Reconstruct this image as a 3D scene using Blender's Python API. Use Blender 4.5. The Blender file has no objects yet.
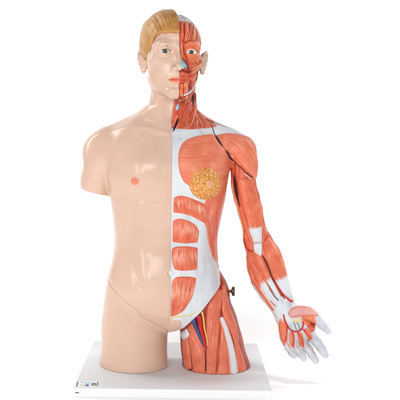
import bpy, math, random
import numpy as np
from mathutils import Vector
from mathutils.bvhtree import BVHTree

random.seed(7); RNG = np.random.RandomState(11)
S = bpy.context.scene
COL = S.collection
F32 = np.float32

# ------------------------------------------------------------------ camera geometry (millimetres)
FOC, PPX, PPY, ROLL = 887.0, 189.0, 128.0, math.radians(0.87)
CAMY, CAMZ = -2090.0, 581.0
CR, SR = math.cos(ROLL), math.sin(ROLL)
def P(u, v, y=0.0):
    """point of the place seen at photo position (u,v), at depth y (mm)"""
    du, dv = u - PPX, v - PPY
    x, w = du*CR + dv*SR, -du*SR + dv*CR
    d = y - CAMY
    return np.array((x*d/FOC, y, CAMZ - w*d/FOC))
def PX(p):
    d = p[1]-CAMY; x = p[0]*FOC/d; w = (CAMZ-p[2])*FOC/d
    return PPX + x*CR - w*SR, PPY + x*SR + w*CR
XA = -43.9                                   # axis of the figure
ZHEAD, ZNECK = 655.0, 590.0
PSI_H, PSI_T = math.radians(12.5), math.radians(4.5)
def psi(z):
    t = np.clip((z - ZNECK)/(ZHEAD - ZNECK), 0, 1); t = t*t*(3-2*t)
    return PSI_T + (PSI_H - PSI_T)*t
BASETOP = 24.0

# ------------------------------------------------------------------ signed distance helpers
def smin(a, b, k):
    h = np.clip(0.5 + 0.5*(b-a)/k, 0, 1)
    return b + (a-b)*h - k*h*(1-h)
def smax(a, b, k): return -smin(-a, -b, k)
class Grid:
    def __init__(s, lo, hi, h):
        s.lo = np.array(lo, float); s.h = h
        n = np.ceil((np.array(hi)-s.lo)/h).astype(int)+1; s.n = n
        s.x = (s.lo[0]+h*np.arange(n[0])).astype(F32); s.y = (s.lo[1]+h*np.arange(n[1])).astype(F32); s.z = (s.lo[2]+h*np.arange(n[2])).astype(F32)
        s.X = s.x[:,None,None]; s.Y = s.y[None,:,None]; s.Z = s.z[None,None,:]
def ell(g, c, r):
    X, Y, Z = g
    dx, dy, dz = (X-c[0])/r[0], (Y-c[1])/r[1], (Z-c[2])/r[2]
    k0 = np.sqrt(dx*dx+dy*dy+dz*dz)
    k1 = np.sqrt((dx/r[0])**2+(dy/r[1])**2+(dz/r[2])**2)+1e-9
    return (k0*(k0-1)/k1).astype(F32)
def cone(g, a, ra, b, rb, sy=1.0):
    """rounded cone; sy stretches it in depth"""
    X, Y, Z = g
    a = np.array(a, float); b = np.array(b, float)
    ab = b-a; L = float(ab@ab)+1e-9
    px, py, pz = X-a[0], Y-a[1], Z-a[2]
    t = np.clip((px*ab[0]+py*ab[1]+pz*ab[2])/L, 0, 1)
    d = np.sqrt((px-t*ab[0])**2+((py-t*ab[1])/sy)**2+(pz-t*ab[2])**2)
    return (d-(ra+(rb-ra)*t)).astype(F32)
def chain(g, pts, k=6.0, sy=1.0):
    f = None
    for (a, ra), (b, rb) in zip(pts[:-1], pts[1:]):
        c = cone(g, a, ra, b, rb, sy)
        f = c if f is None else smin(f, c, k)
    return f
def spl(keys, xs):
    """monotone-ish cubic through keys at xs (keys sorted by first entry)"""
    kx = np.array([k[0] for k in keys], float); ky = np.array([k[1] for k in keys], float)
    m = np.gradient(ky, kx)
    i = np.clip(np.searchsorted(kx, xs)-1, 0, len(kx)-2)
    h = kx[i+1]-kx[i]; t = np.clip((xs-kx[i])/h, 0, 1)
    return ((2*t**3-3*t*t+1)*ky[i]+(t**3-2*t*t+t)*h*m[i]+(-2*t**3+3*t*t)*ky[i+1]+(t**3-t*t)*h*m[i+1])

def surface_nets(f, G, smooth=3):
    n = f.shape; s = f < 0
    cx = np.zeros((n[0]-1, n[1]-1, n[2]-1), np.int8)
    for i in (0, 1):
        for j in (0, 1):
            for k in (0, 1):
                cx += s[i:n[0]-1+i, j:n[1]-1+j, k:n[2]-1+k]
    act = (cx > 0) & (cx < 8)
    I, J, K = np.nonzero(act)
    idx = -np.ones(act.shape, np.int32); idx[I, J, K] = np.arange(len(I))
    acc = np.zeros((len(I), 3)); cnt = np.zeros(len(I))
    cor = [(i, j, k) for i in (0, 1) for j in (0, 1) for k in (0, 1)]
    val = {c: f[I+c[0], J+c[1], K+c[2]] for c in cor}
    for c in cor:
        for ax in range(3):
            if c[ax] == 0:
                d = list(c); d[ax] = 1; d = tuple(d)
                va, vb = val[c], val[d]; m = (va < 0) != (vb < 0)
                t = np.where(m, va/np.where(m, va-vb, 1), 0)
                p = np.zeros((len(I), 3)); p[:] = c; p[:, ax] += t
                acc += p*m[:, None]; cnt += m
    V = (np.stack([I, J, K], 1)+acc/cnt[:, None])
    quads = []
    for ax in range(3):
        a, b = [(1, 2), (2, 0), (0, 1)][ax]
        sl0 = [slice(1, -1)]*3; sl0[ax] = slice(0, -1)
        sl1 = [slice(1, -1)]*3; sl1[ax] = slice(1, None)
        s0, s1 = s[tuple(sl0)], s[tuple(sl1)]
        e = np.nonzero(s0 != s1)
        e = [q.copy() for q in e]
        off = [1, 1, 1]; off[ax] = 0
        e = [e[q]+off[q] for q in range(3)]
        neg = s[tuple(e)]
        def at(da, db):
            q = [e[0].copy(), e[1].copy(), e[2].copy()]; q[a] += da; q[b] += db
            return idx[tuple(q)]
        q = np.stack([at(-1, -1), at(0, -1), at(0, 0), at(-1, 0)], 1)
        q[~neg] = q[~neg][:, ::-1]
        quads.append(q)
    Q = np.concatenate(quads); Q = Q[(Q >= 0).all(1)]
    for _ in range(smooth):
        A = np.zeros_like(V); N = np.zeros(len(V))
        for a, b in ((0, 1), (1, 2), (2, 3), (3, 0)):
            for u, w in ((a, b), (b, a)):
                for c in range(3): A[:, c] += np.bincount(Q[:, u], V[Q[:, w], c], len(V))
                N += np.bincount(Q[:, u], minlength=len(V))
        ok = N > 0
        V[ok] = 0.5*V[ok]+0.5*(A[ok]/N[ok, None])
    return G.lo+V*G.h, Q

# ------------------------------------------------------------------ objects
ROOT_LOC = np.array((XA, 0.0, 0.0))
def mesh_obj(name, V, Fc, mat, parent=None, smooth=True, uv=None, fr=None, attrs=None):
    me = bpy.data.meshes.new(name)
    V = np.asarray(V, float)
    off = ROOT_LOC if parent is not None else np.zeros(3)
    if isinstance(Fc, np.ndarray):
        me.vertices.add(len(V)); me.vertices.foreach_set('co', ((V-off)/1000).astype(F32).ravel())
        k = Fc.shape[1]
        me.loops.add(Fc.size); me.loops.foreach_set('vertex_index', Fc.astype(np.int32).ravel())
        me.polygons.add(len(Fc)); me.polygons.foreach_set('loop_start', (np.arange(len(Fc))*k).astype(np.int32))
        me.polygons.foreach_set('loop_total', np.full(len(Fc), k, np.int32))
        me.update(calc_edges=True)
        L = Fc.ravel()
    else:
        me.from_pydata(((V-off)/1000).tolist(), [], Fc); me.update()
        L = np.array([i for f in Fc for i in f])
    me.polygons.foreach_set('use_smooth', np.full(len(me.polygons), smooth, bool))
    if uv is not None:
        l = me.uv_layers.new(name='fibre'); l.data.foreach_set('uv', uv[L].astype(F32).ravel())
    if fr is not None:
        l = me.uv_layers.new(name='frac'); l.data.foreach_set('uv', fr[L].astype(F32).ravel())
    for k, a in (attrs or {}).items():
        t = me.attributes.new(k, 'FLOAT', 'POINT'); t.data.foreach_set('value', a.astype(F32))
    me.materials.append(mat)
    o = bpy.data.objects.new(name, me); COL.objects.link(o)
    if parent is not None: o.parent = parent
    return o
def bvh_of(V, Q): return BVHTree.FromPolygons((V).tolist(), Q.tolist())

CAM = Vector((0.0, CAMY, CAMZ))
def cast(bv, u, v, ydef=0.0):
    q = Vector(P(u, v, 0.0)); d = (q-CAM).normalized()
    best = None
    for b in bv if isinstance(bv, (list, tuple)) else (bv,):
        h = b.ray_cast(CAM, d)
        if h[0] is not None and h[1].dot(d) < 0.05 and (best is None or h[3] < best[3]): best = h
    if best is not None:
        n = best[1]
        if n.dot(d) > 0: n = -n
        return np.array(best[0]), np.array(n), True
    bd = None
    for b in bv if isinstance(bv, (list, tuple)) else (bv,):
        h = b.find_nearest(Vector(P(u, v, ydef)))
        if bd is None or h[3] < bd[3]: bd = h
    return np.array(bd[0]), np.array(bd[1]), False
def crspline(pts, n):
    p = np.array(pts, float)
    if len(p) == 2:
        t = np.linspace(0, 1, n)[:, None]; return p[0]*(1-t)+p[1]*t
    e = np.vstack([2*p[0]-p[1], p, 2*p[-1]-p[-2]])
    out = []; m = 24
    for i in range(len(p)-1):
        a, b, c, d = e[i:i+4]; t = np.linspace(0, 1, m, endpoint=False)[:, None]
        out.append(0.5*((2*b)+(-a+c)*t+(2*a-5*b+4*c-d)*t*t+(-a+3*b-3*c+d)*t**3))
    q = np.vstack(out+[p[-1:]])
    L = np.r_[0, np.cumsum(np.linalg.norm(np.diff(q, axis=0), axis=1))]
    s = np.linspace(0, L[-1], n)
    return np.stack([np.interp(s, L, q[:, i]) for i in range(p.shape[1])], 1)
def patch(name, bv, A, B, mat, parent, S=None, E=None, h=2.0, seat=0.7, step=0.75, groove=0.25, pu=2.6, pv=5.0, lump=0.0, ydef=0.0, minN=6, label=None, floor=None):
    """a muscle: four border curves in the photo, laid on the body below and swelling from it; fibres run from S to E"""
    LA = np.linalg.norm(np.diff(np.array(A, float), axis=0), axis=1).sum(); LB = np.linalg.norm(np.diff(np.array(B, float), axis=0), axis=1).sum()
    S = S or [A[0], B[0]]; E = E or [A[-1], B[-1]]
    LS = np.linalg.norm(np.diff(np.array(S, float), axis=0), axis=1).sum(); LE = np.linalg.norm(np.diff(np.array(E, float), axis=0), axis=1).sum()
    wmax = max(LS, LE, np.linalg.norm(np.array(A[len(A)//2])-np.array(B[len(B)//2])))
    nv = max(minN, int(max(LA, LB)/step)+1); nu = max(minN, int(wmax/step)+1)
    a, b, s, e = crspline(A, nv), crspline(B, nv), crspline(S, nu), crspline(E, nu)
    u = np.linspace(0, 1, nu)[:, None, None]; v = np.linspace(0, 1, nv)[None, :, None]
    g = (1-u)*a[None]+u*b[None]+(1-v)*s[:, None]+v*e[:, None]-((1-u)*(1-v)*a[0]+u*(1-v)*b[0]+(1-u)*v*a[-1]+u*v*b[-1])
    Pt = np.zeros((nu, nv, 3)); Nn = np.zeros((nu, nv, 3))
    for i in range(nu):
        for j in range(nv):
            Pt[i, j], Nn[i, j], _ = cast(bv, g[i, j, 0], g[i, j, 1], ydef)
    for _ in range(4):          # calm the normals
        M = Nn.copy()
        M[1:-1] += Nn[:-2]+Nn[2:]; M[:, 1:-1] += Nn[:, :-2]+Nn[:, 2:]
        Nn = M/np.linalg.norm(M, axis=2, keepdims=True).clip(1e-6)
    uu = np.linspace(0, 1, nu)[:, None]; vv = np.linspace(0, 1, nv)[None, :]
    hu = 1-np.abs(2*uu-1)**pu; hv = 1-np.abs(2*vv-1)**pv
    hu = np.sqrt(hu.clip(0, 1)); hv = np.sqrt(hv.clip(0, 1))
    H = -seat+(h+seat)*hu*hv
    nf = max(3, int(wmax*0.9)); ph = RNG.rand(nf)*6.28
    rid = np.interp(np.linspace(0, 1, nu), np.linspace(0, 1, nf*3), RNG.randn(nf*3))[:, None]
    wav = np.interp(np.linspace(0, 1, nv), np.linspace(0, 1, 6), RNG.randn(6))[None]
    rid2 = np.interp(np.linspace(0, 1, nu), np.linspace(0, 1, nf*3), RNG.randn(nf*3))[:, None]
    H = H+groove*(rid*0.7+rid2*wav*0.6)*(hu*hv)
    if lump: H = H+lump*RNG.randn(nu, nv)*hu*hv
    V = (Pt+Nn*H[:, :, None]).reshape(-1, 3)
    if floor is not None: V[:, 2] = np.maximum(V[:, 2], floor)
    i = np.arange(nu*nv).reshape(nu, nv)
    Q = np.stack([i[:-1, :-1].ravel(), i[1:, :-1].ravel(), i[1:, 1:].ravel(), i[:-1, 1:].ravel()], 1)
    n0 = np.cross(V[Q[:, 1]]-V[Q[:, 0]], V[Q[:, 3]]-V[Q[:, 0]]).sum(0)
    if n0[1] > 0: Q = Q[:, ::-1].copy()
    ul = np.broadcast_to(uu*wmax, (nu, nv)); vl = np.broadcast_to(vv*max(LA, LB), (nu, nv))
    uv = np.stack([ul+RNG.rand()*50, vl+RNG.rand()*50], 2).reshape(-1, 2)
    fr = np.stack([np.broadcast_to(uu, (nu, nv)), np.broadcast_to(vv, (nu, nv))], 2).reshape(-1, 2)
    o = mesh_obj(name, V, Q, mat, parent, uv=uv, fr=fr)
    if label: o['label'] = label
    return o
def tube3(name, C, r, mat, parent, sides=8, flat=1.0, N=None, label=None):
    """tube along points C (mm); r a number or one per point; closed ends"""
    C = np.asarray(C, float); n = len(C); r = np.broadcast_to(np.asarray(r, float), (n,))
    T = np.gradient(C, axis=0); T /= np.linalg.norm(T, axis=1, keepdims=True).clip(1e-9)
    if N is None: N = np.tile(np.array((0, -1.0, 0)), (n, 1))
    B = np.cross(T, N); B /= np.linalg.norm(B, axis=1, keepdims=True).clip(1e-9)
    N = np.cross(B, T)
    an = np.linspace(0, 2*math.pi, sides, endpoint=False)
    V = C[:, None]+r[:, None, None]*(np.cos(an)[None, :, None]*B[:, None]+flat*np.sin(an)[None, :, None]*N[:, None])
    V = V.reshape(-1, 3)
    i = np.arange(n*sides).reshape(n, sides)
    Fc = []
    for k in range(n-1):
        for j in range(sides):
            j2 = (j+1) % sides
            Fc.append((i[k, j], i[k, j2], i[k+1, j2], i[k+1, j]))
    Fc.append(tuple(i[0, ::-1])); Fc.append(tuple(i[-1]))
    Fc = [tuple(int(q) for q in f) for f in Fc]
    ul = np.tile(an/6.28*2, n); vl = np.repeat(np.r_[0, np.cumsum(np.linalg.norm(np.diff(C, axis=0), axis=1))], sides)/2.3
    uv = np.stack([ul, vl], 1); fr = np.stack([np.tile(an/6.2832, n), np.repeat(np.linspace(0, 1, n), sides)], 1)
    o = mesh_obj(name, V, Fc, mat, parent, uv=uv, fr=fr)
    if label: o['label'] = label
    return o
def tube(name, bv, pts, r, mat, parent, lift=0.3, flat=1.0, taper=(1, 1), step=0.8, sm=3, label=None, spindle=False):
    """a vessel, nerve or seam lying on the surface along photo points; r in mm"""
    L = np.linalg.norm(np.diff(np.array(pts, float), axis=0), axis=1).sum()
    n = max(5, int(L/step)+1); q = crspline(pts, n)
    C = np.zeros((n, 3)); N = np.zeros((n, 3))
    for i in range(n): C[i], N[i], _ = cast(bv, q[i, 0], q[i, 1])
    for _ in range(sm):
        C[1:-1] = (C[:-2]+2*C[1:-1]+C[2:])/4; N[1:-1] = (N[:-2]+N[1:-1]+N[2:])
        N /= np.linalg.norm(N, axis=1, keepdims=True).clip(1e-6)
    C = C+N*lift
    rr_ = np.linspace(taper[0], taper[1], n)*r
    if spindle: rr_ = rr_*np.sqrt(np.sin(np.linspace(0.03, math.pi-0.03, n)))
    return tube3(name, C, rr_, mat, parent, flat=flat, N=N, label=label)
def lathe(profile, c, axis, n=32):
    """rings (r, t) along axis through c"""
    axis = np.array(axis, float); axis /= np.linalg.norm(axis)
    e1 = np.cross(axis, (0.3, 0.9, 0.2)); e1 /= np.linalg.norm(e1); e2 = np.cross(axis, e1)
    V = []; Fc = []
    an = np.linspace(0, 2*math.pi, n, endpoint=False)
    for r, t in profile:
        for a in an: V.append(np.array(c)+axis*t+r*(math.cos(a)*e1+math.sin(a)*e2))
    for k in range(len(profile)-1):
        for j in range(n):
            j2 = (j+1) % n; Fc.append((k*n+j, k*n+j2, (k+1)*n+j2, (k+1)*n+j))
    Fc.append(tuple(range(n-1, -1, -1))); Fc.append(tuple((len(profile)-1)*n+j for j in range(n)))
    return np.array(V), Fc
def empty(name, parent=None, loc=(0, 0, 0)):
    o = bpy.data.objects.new(name, None); COL.objects.link(o); o.empty_display_size = 0.05
    o.location = loc
    if parent is not None: o.parent = parent
    return o
# ------------------------------------------------------------------ materials
def lin(c): return tuple(((x/255)/12.92 if x/255 <= 0.04045 else ((x/255+0.055)/1.055)**2.4) for x in c)+(1.0,)
class NT:
    def __init__(s, name):
        s.m = bpy.data.materials.new(name); s.m.use_nodes = True; s.t = s.m.node_tree; s.N = s.t.nodes; s.b = s.N['Principled BSDF']
    def n(s, typ, **kw):
        x = s.N.new(typ)
        for k, v in kw.items():
            if k in x.bl_rna.properties.keys(): setattr(x, k, v)
            else: x.inputs[k].default_value = v
        return x
    def l(s, a, b): s.t.links.new(a, b)
    def mix(s, fac, a, b, mode='MIX'):
        x = s.N.new('ShaderNodeMix'); x.data_type = 'RGBA'; x.blend_type = mode
        for i, q in ((0, fac), (6, a), (7, b)):
            if hasattr(q, 'is_output'): s.l(q, x.inputs[i])
            else: x.inputs[i].default_value = q
        return x.outputs[2]
    def ramp(s, fac, stops):
        x = s.N.new('ShaderNodeValToRGB'); e = x.color_ramp.elements
        while len(e) > 1: e.remove(e[0])
        e[0].position = stops[0][0]; e[0].color = stops[0][1]
        for p, c in stops[1:]:
            k = e.new(p); k.color = c
        s.l(fac, x.inputs[0]); return x.outputs[0]
    def mr(s, v, a, b, c=0.0, d=1.0):
        x = s.N.new('ShaderNodeMapRange'); x.inputs[1].default_value = a; x.inputs[2].default_value = b; x.inputs[3].default_value = c; x.inputs[4].default_value = d
        s.l(v, x.inputs[0]); return x.outputs[0]
    def math(s, op, a, b=0.0):
        x = s.N.new('ShaderNodeMath'); x.operation = op
        for i, q in ((0, a), (1, b)):
            if hasattr(q, 'is_output'): s.l(q, x.inputs[i])
            else: x.inputs[i].default_value = q
        return x.outputs[0]
    def noise(s, vec, scale, detail=3.0, rough=0.55):
        x = s.n('ShaderNodeTexNoise'); x.inputs['Scale'].default_value = scale; x.inputs['Detail'].default_value = detail; x.inputs['Roughness'].default_value = rough
        if vec is not None: s.l(vec, x.inputs['Vector'])
        return x.outputs[0]
    def mapping(s, vec, sc):
        x = s.N.new('ShaderNodeMapping'); x.inputs['Scale'].default_value = sc; s.l(vec, x.inputs['Vector']); return x.outputs[0]
    def bump(s, h, strength, dist=0.001):
        x = s.N.new('ShaderNodeBump'); x.inputs['Strength'].default_value = strength; x.inputs['Distance'].default_value = dist
        s.l(h, x.inputs['Height']); s.l(x.outputs[0], s.b.inputs['Normal'])
    def fin(s, col, rough=0.4, spec=0.5, coat=0.0):
        if hasattr(col, 'is_output'): s.l(col, s.b.inputs['Base Color'])
        else: s.b.inputs['Base Color'].default_value = col
        if hasattr(rough, 'is_output'): s.l(rough, s.b.inputs['Roughness'])
        else: s.b.inputs['Roughness'].default_value = rough
        s.b.inputs['Specular IOR Level'].default_value = spec
        s.b.inputs['Coat Weight'].default_value = coat; s.b.inputs['Coat Roughness'].default_value = 0.12
        return s.m
def plain(name, rgb, rough=0.4, var=0.08, scale=60.0, bump=0.0, spec=0.5, coat=0.0, metal=0.0):
    t = NT(name); tc = t.n('ShaderNodeTexCoord')
    c = lin(rgb); d = tuple(max(0, x*(1-var*2)) for x in c[:3])+(1,); e = tuple(min(1, x*(1+var)) for x in c[:3])+(1,)
    nz = t.noise(tc.outputs['Object'], scale, 4.0)
    col = t.ramp(nz, [(0.3, d), (0.55, c), (0.75, e)])
    if bump: t.bump(t.noise(tc.outputs['Object'], scale*6, 3.0), bump, 0.0006)
    t.b.inputs['Metallic'].default_value = metal
    return t.fin(col, rough, spec, coat)
def muscle(name, mid=(231, 122, 88), deep=(204, 78, 50), pale=(250, 196, 160), tendon=(222, 226, 230), v0=-1.0, v1=2.0, fu=0.9, fv=0.07, soft=0.06, lines=0.5, rough=0.38, midpale=0.0, band=False):
    t = NT(name)
    uf = t.n('ShaderNodeUVMap', uv_map='fibre').outputs[0]; ur = t.n('ShaderNodeUVMap', uv_map='frac').outputs[0]
    n1 = t.noise(t.mapping(uf, (fu, fv, 1)), 1.0, 5.0, 0.6)
    n2 = t.noise(t.mapping(uf, (fu*3.2, fv*0.8, 1)), 1.0, 2.0, 0.5)
    n3 = t.noise(t.mapping(uf, (0.12, 0.09, 1)), 1.0, 2.0, 0.5)
    col = t.ramp(n1, [(0.30, lin(deep)), (0.47, lin(mid)), (0.60, lin(mid)), (0.78, lin(pale))])
    big = t.ramp(n3, [(0.35, lin(deep)), (0.6, lin(mid)), (0.75, lin(pale))])
    col = t.mix(0.30, col, big)
    ln = t.mr(n2, 0.60, 0.70)
    msk = t.mr(n3, 0.45, 0.65)
    col = t.mix(t.math('MULTIPLY', t.math('MULTIPLY', ln, msk), lines), col, lin(pale))
    dk = t.mr(n2, 0.36, 0.28)
    col = t.mix(t.math('MULTIPLY', dk, 0.45), col, lin(deep))
    sp = t.n('ShaderNodeSeparateXYZ'); t.l(ur, sp.inputs[0])
    if v0 > -0.5 or v1 < 1.5:
        w = t.math('ADD', sp.outputs[1], t.math('MULTIPLY', t.math('SUBTRACT', n2, 0.5), 0.09))
        a = t.mr(w, v0+soft, v0-soft) if v0 > -0.5 else None
        b = t.mr(w, v1-soft, v1+soft) if v1 < 1.5 else None
        m = a if b is None else (b if a is None else t.math('MAXIMUM', a, b))
        col = t.mix(m, col, lin(tendon))
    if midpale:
        pk = t.math('MULTIPLY', t.mr(t.math('ABSOLUTE', t.math('SUBTRACT', sp.outputs[1], 0.42)), 0.34, 0.02), t.mr(n1, 0.42, 0.66))  # pale striations mid-belly, with a glossy highlight painted into the colour
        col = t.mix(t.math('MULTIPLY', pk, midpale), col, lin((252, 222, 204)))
    if band:
        q = t.math('ADD', t.math('ABSOLUTE', t.math('SUBTRACT', sp.outputs[0], 0.5)), t.math('MULTIPLY', t.math('SUBTRACT', n2, 0.5), 0.12))
        col = t.mix(t.mr(q, *((0.5, 0.08) if name == 'dark recess' else (0.46, 0.18))), col, lin(tendon))
    h = t.math('ADD', n1, t.math('MULTIPLY', n2, 0.5))
    t.bump(h, 0.35, 0.0012)
    return t.fin(col, rough, 0.4)
M = {}
def build_materials():
    # skin: painted plastic, very smooth
    t = NT('skin plastic'); tc = t.n('ShaderNodeTexCoord').outputs['Object']
    n1 = t.noise(tc, 9.0, 3.0)
    col = t.ramp(n1, [(0.3, lin((220, 182, 160))), (0.5, lin((224, 189, 168))), (0.7, lin((229, 196, 177)))])
    n2 = t.noise(tc, 1500.0, 2.0); t.bump(t.math('ADD', t.math('MULTIPLY', n2, 0.25), t.noise(tc, 60.0, 2.0)), 0.05, 0.0008)
    n4 = t.noise(tc, 14.0, 5.0, 0.7); M['skin'] = t.fin(col, t.mr(n4, 0.3, 0.7, 0.22, 0.25), 0.34)
    t.b.inputs['Subsurface Weight'].default_value = 0.0
    # face skin with a rosy cheek
    M['hair'] = None
    t = NT('painted hair'); tc = t.n('ShaderNodeTexCoord').outputs['Object']
    at = t.n('ShaderNodeAttribute', attribute_name='strand').outputs['Fac']
    n1 = t.noise(tc, 55.0, 4.0); cb = t.N.new('ShaderNodeCombineXYZ'); t.l(at, cb.inputs[0])
    n2 = t.noise(cb.outputs[0], 60.0, 3.0)
    mm = t.math('ADD', t.math('MULTIPLY', n1, 0.5), t.math('MULTIPLY', n2, 0.5))
    col = t.ramp(mm, [(0.30, lin((156, 100, 44))), (0.5, lin((200, 142, 74))), (0.70, lin((224, 176, 112)))])
    t.bump(n2, 0.35, 0.0015); M['hair'] = t.fin(col, 0.38, 0.4)
    M['brow'] = plain('eyebrow paint', (206, 168, 134), 0.65, 0.1, 300)
    M['lip'] = plain('lip paint', (238, 122, 92), 0.3, 0.06, 200)
    M['nipple'] = plain('areola paint', (230, 144, 110), 0.35, 0.08, 300)
    M['seam'] = plain('seam shadow line', (182, 140, 116), 0.6, 0.1, 100)
    M['gap'] = plain('open joint', (22, 10, 8), 0.7, 0.2, 100)
    M['darkred'] = plain('deep muscle', (112, 38, 26), 0.5, 0.2, 120)
    t = NT('white fascia'); tc = t.n('ShaderNodeTexCoord').outputs['Object']
    n1 = t.noise(t.mapping(tc, (60, 60, 14)), 1.0, 4.0)
    at = t.n('ShaderNodeAttribute', attribute_name='red').outputs['Fac']
    w = t.ramp(n1, [(0.3, lin((204, 211, 219))), (0.5, lin((218, 223, 228))), (0.7, lin((228, 231, 234)))])
    n2 = t.noise(t.mapping(tc, (140, 140, 16)), 1.0, 4.0)
    r = t.ramp(n2, [(0.3, lin((188, 66, 46))), (0.5, lin((220, 106, 78))), (0.72, lin((238, 156, 124)))])
    col = t.mix(at, w, r); t.bump(n1, 0.12, 0.001); M['fascia'] = t.fin(col, 0.42, 0.4)
    M['fascia_edge'] = plain('white tendon', (219, 223, 227), 0.42, 0.05, 80, 0.08)
    M['handwhite'] = plain('shaded white hand plastic', (202, 207, 213), 0.4, 0.07, 55, 0.1)  # tendon white darkened: grey shading of the fingers put into the colour
    M['tendonblue'] = plain('grey tendon', (206, 216, 226), 0.42, 0.08, 80, 0.08)
    t = NT('red flesh'); tc = t.n('ShaderNodeTexCoord').outputs['Object']
    n2 = t.noise(t.mapping(tc, (150, 150, 18)), 1.0, 4.0)
    r = t.ramp(n2, [(0.3, lin((138, 40, 26))), (0.5, lin((172, 62, 42))), (0.72, lin((206, 100, 72)))])
    t.bump(n2, 0.3, 0.0012); M['flesh'] = t.fin(r, 0.45, 0.4)
    t = NT('red facial flesh'); tc = t.n('ShaderNodeTexCoord').outputs['Object']
    n2 = t.noise(t.mapping(tc, (110, 110, 60)), 1.0, 5.0)
    r = t.ramp(n2, [(0.3, lin((158, 44, 30))), (0.5, lin((196, 72, 46))), (0.72, lin((230, 130, 88)))])
    n3 = t.noise(tc, 70.0, 3.0); bw = t.ramp(n3, [(0.3, lin((214, 204, 194))), (0.7, lin((234, 228, 220)))])
    r = t.mix(t.n('ShaderNodeAttribute', attribute_name='bone').outputs['Fac'], r, bw)
    t.bump(n2, 0.35, 0.0015); M['faceflesh'] = t.fin(r, 0.45, 0.4)
    t = NT('dark neck flesh'); tc = t.n('ShaderNodeTexCoord').outputs['Object']
    n2 = t.noise(t.mapping(tc, (150, 150, 18)), 1.0, 4.0)
    r = t.ramp(n2, [(0.3, lin((130, 40, 28))), (0.5, lin((176, 66, 46))), (0.72, lin((210, 104, 78)))])
    t.bump(n2, 0.3, 0.0012); M['neckflesh'] = t.fin(r, 0.45, 0.4)
    M['red'] = muscle('muscle red')
    M['pec'] = muscle('muscle pectoral', mid=(236, 134, 102), deep=(216, 94, 64), pale=(248, 190, 160), fu=0.55, fv=0.04, lines=0.4)
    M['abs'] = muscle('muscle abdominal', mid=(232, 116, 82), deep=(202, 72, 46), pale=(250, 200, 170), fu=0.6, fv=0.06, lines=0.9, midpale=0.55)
    M['obl'] = muscle('muscle oblique', mid=(230, 120, 92), deep=(200, 78, 54), fu=0.5, fv=0.05, lines=0.6)
    M['arm'] = muscle('muscle arm', mid=(230, 120, 86), deep=(200, 76, 48), fu=0.6, fv=0.035, lines=0.45)
    M['armT1'] = muscle('muscle arm ending in tendon', mid=(231, 120, 86), deep=(202, 76, 48), fu=0.6, fv=0.03, lines=0.6, v1=0.97, soft=0.03)
    M['armT2'] = muscle('muscle forearm flexor', mid=(230, 120, 86), deep=(198, 74, 48), fu=0.6, fv=0.035, lines=0.5, v1=0.54, soft=0.035)
    M['armT3'] = muscle('muscle forearm outer', mid=(230, 120, 86), deep=(198, 74, 48), fu=0.6, fv=0.035, lines=0.5, v1=0.64, soft=0.03)
    M['leg'] = muscle('muscle thigh', mid=(229, 122, 92), deep=(200, 80, 56), fu=0.6, fv=0.035, lines=0.6)
    M['recess'] = muscle('dark recess', mid=(188, 74, 50), deep=(120, 40, 26), pale=(200, 96, 70), tendon=(48, 18, 12), fu=0.8, fv=0.05, band=True, rough=0.6)
    M['band'] = muscle('tendon band', mid=(229, 122, 92), deep=(200, 80, 56), fu=0.8, fv=0.03, band=True)
    M['legT'] = muscle('muscle thigh from tendon', mid=(222, 108, 78), deep=(186, 64, 44), fu=0.6, fv=0.04, lines=0.45, v0=0.12)
    M['face'] = muscle('muscle face', mid=(228, 102, 66), deep=(186, 52, 34), pale=(248, 186, 134), fu=1.3, fv=0.12, lines=0.6)
    M['faceP'] = muscle('muscle face pale', mid=(240, 156, 112), deep=(220, 104, 66), pale=(248, 204, 160), fu=1.3, fv=0.12, lines=0.6)
    M['orb'] = muscle('muscle around eye', mid=(234, 128, 84), deep=(214, 90, 56), pale=(246, 182, 130), fu=1.0, fv=0.05, lines=0.5)
    M['neck'] = muscle('muscle neck', mid=(212, 96, 66), deep=(170, 56, 38), pale=(236, 156, 120), fu=0.8, fv=0.05)
    M['tendonline'] = plain('tendon groove', (164, 176, 190), 0.5, 0.1, 200)
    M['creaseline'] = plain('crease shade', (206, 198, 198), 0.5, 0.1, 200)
    M['thenar'] = muscle('muscle thenar', mid=(224, 118, 92), deep=(206, 84, 60), pale=(240, 180, 160), tendon=(222, 164, 160), fu=0.6, fv=0.05, band=True)
    M['hypo'] = muscle('muscle hypothenar', mid=(232, 128, 88), deep=(212, 86, 56), pale=(250, 208, 140), fu=0.7, fv=0.05, v0=0.02, v1=0.88, soft=0.10)
    M['artery'] = plain('artery red', (206, 30, 28), 0.3, 0.08, 200)
    M['vein'] = plain('vein blue', (62, 84, 138), 0.3, 0.1, 200)
    M['nerve'] = plain('nerve yellow', (240, 208, 110), 0.35, 0.08, 200)
    M['nervep'] = plain('nerve pale', (244, 214, 168), 0.35, 0.08, 200)
    M['cart'] = plain('cartilage blue', (158, 202, 222), 0.35, 0.08, 150)
    M['skull'] = plain('skull bone', (226, 218, 208), 0.4, 0.08, 90, 0.1)
    M['earpink'] = plain('ear plastic', (214, 190, 172), 0.33, 0.06, 60)
    M['palm'] = plain('palm fat yellow', (246, 214, 150), 0.4, 0.1, 200, 0.1)
    t = NT('breast gland'); tc = t.n('ShaderNodeTexCoord').outputs['Object']
    at = t.n('ShaderNodeAttribute', attribute_name='gland').outputs['Fac']
    n1 = t.noise(tc, 170.0, 4.0)
    c = t.ramp(t.math('ADD', t.math('MULTIPLY', at, 0.8), t.math('MULTIPLY', n1, 0.42)), [(0.26, lin((170, 92, 40))), (0.46, lin((212, 134, 64))), (0.70, lin((230, 166, 92))), (0.95, lin((244, 204, 142)))])
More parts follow.
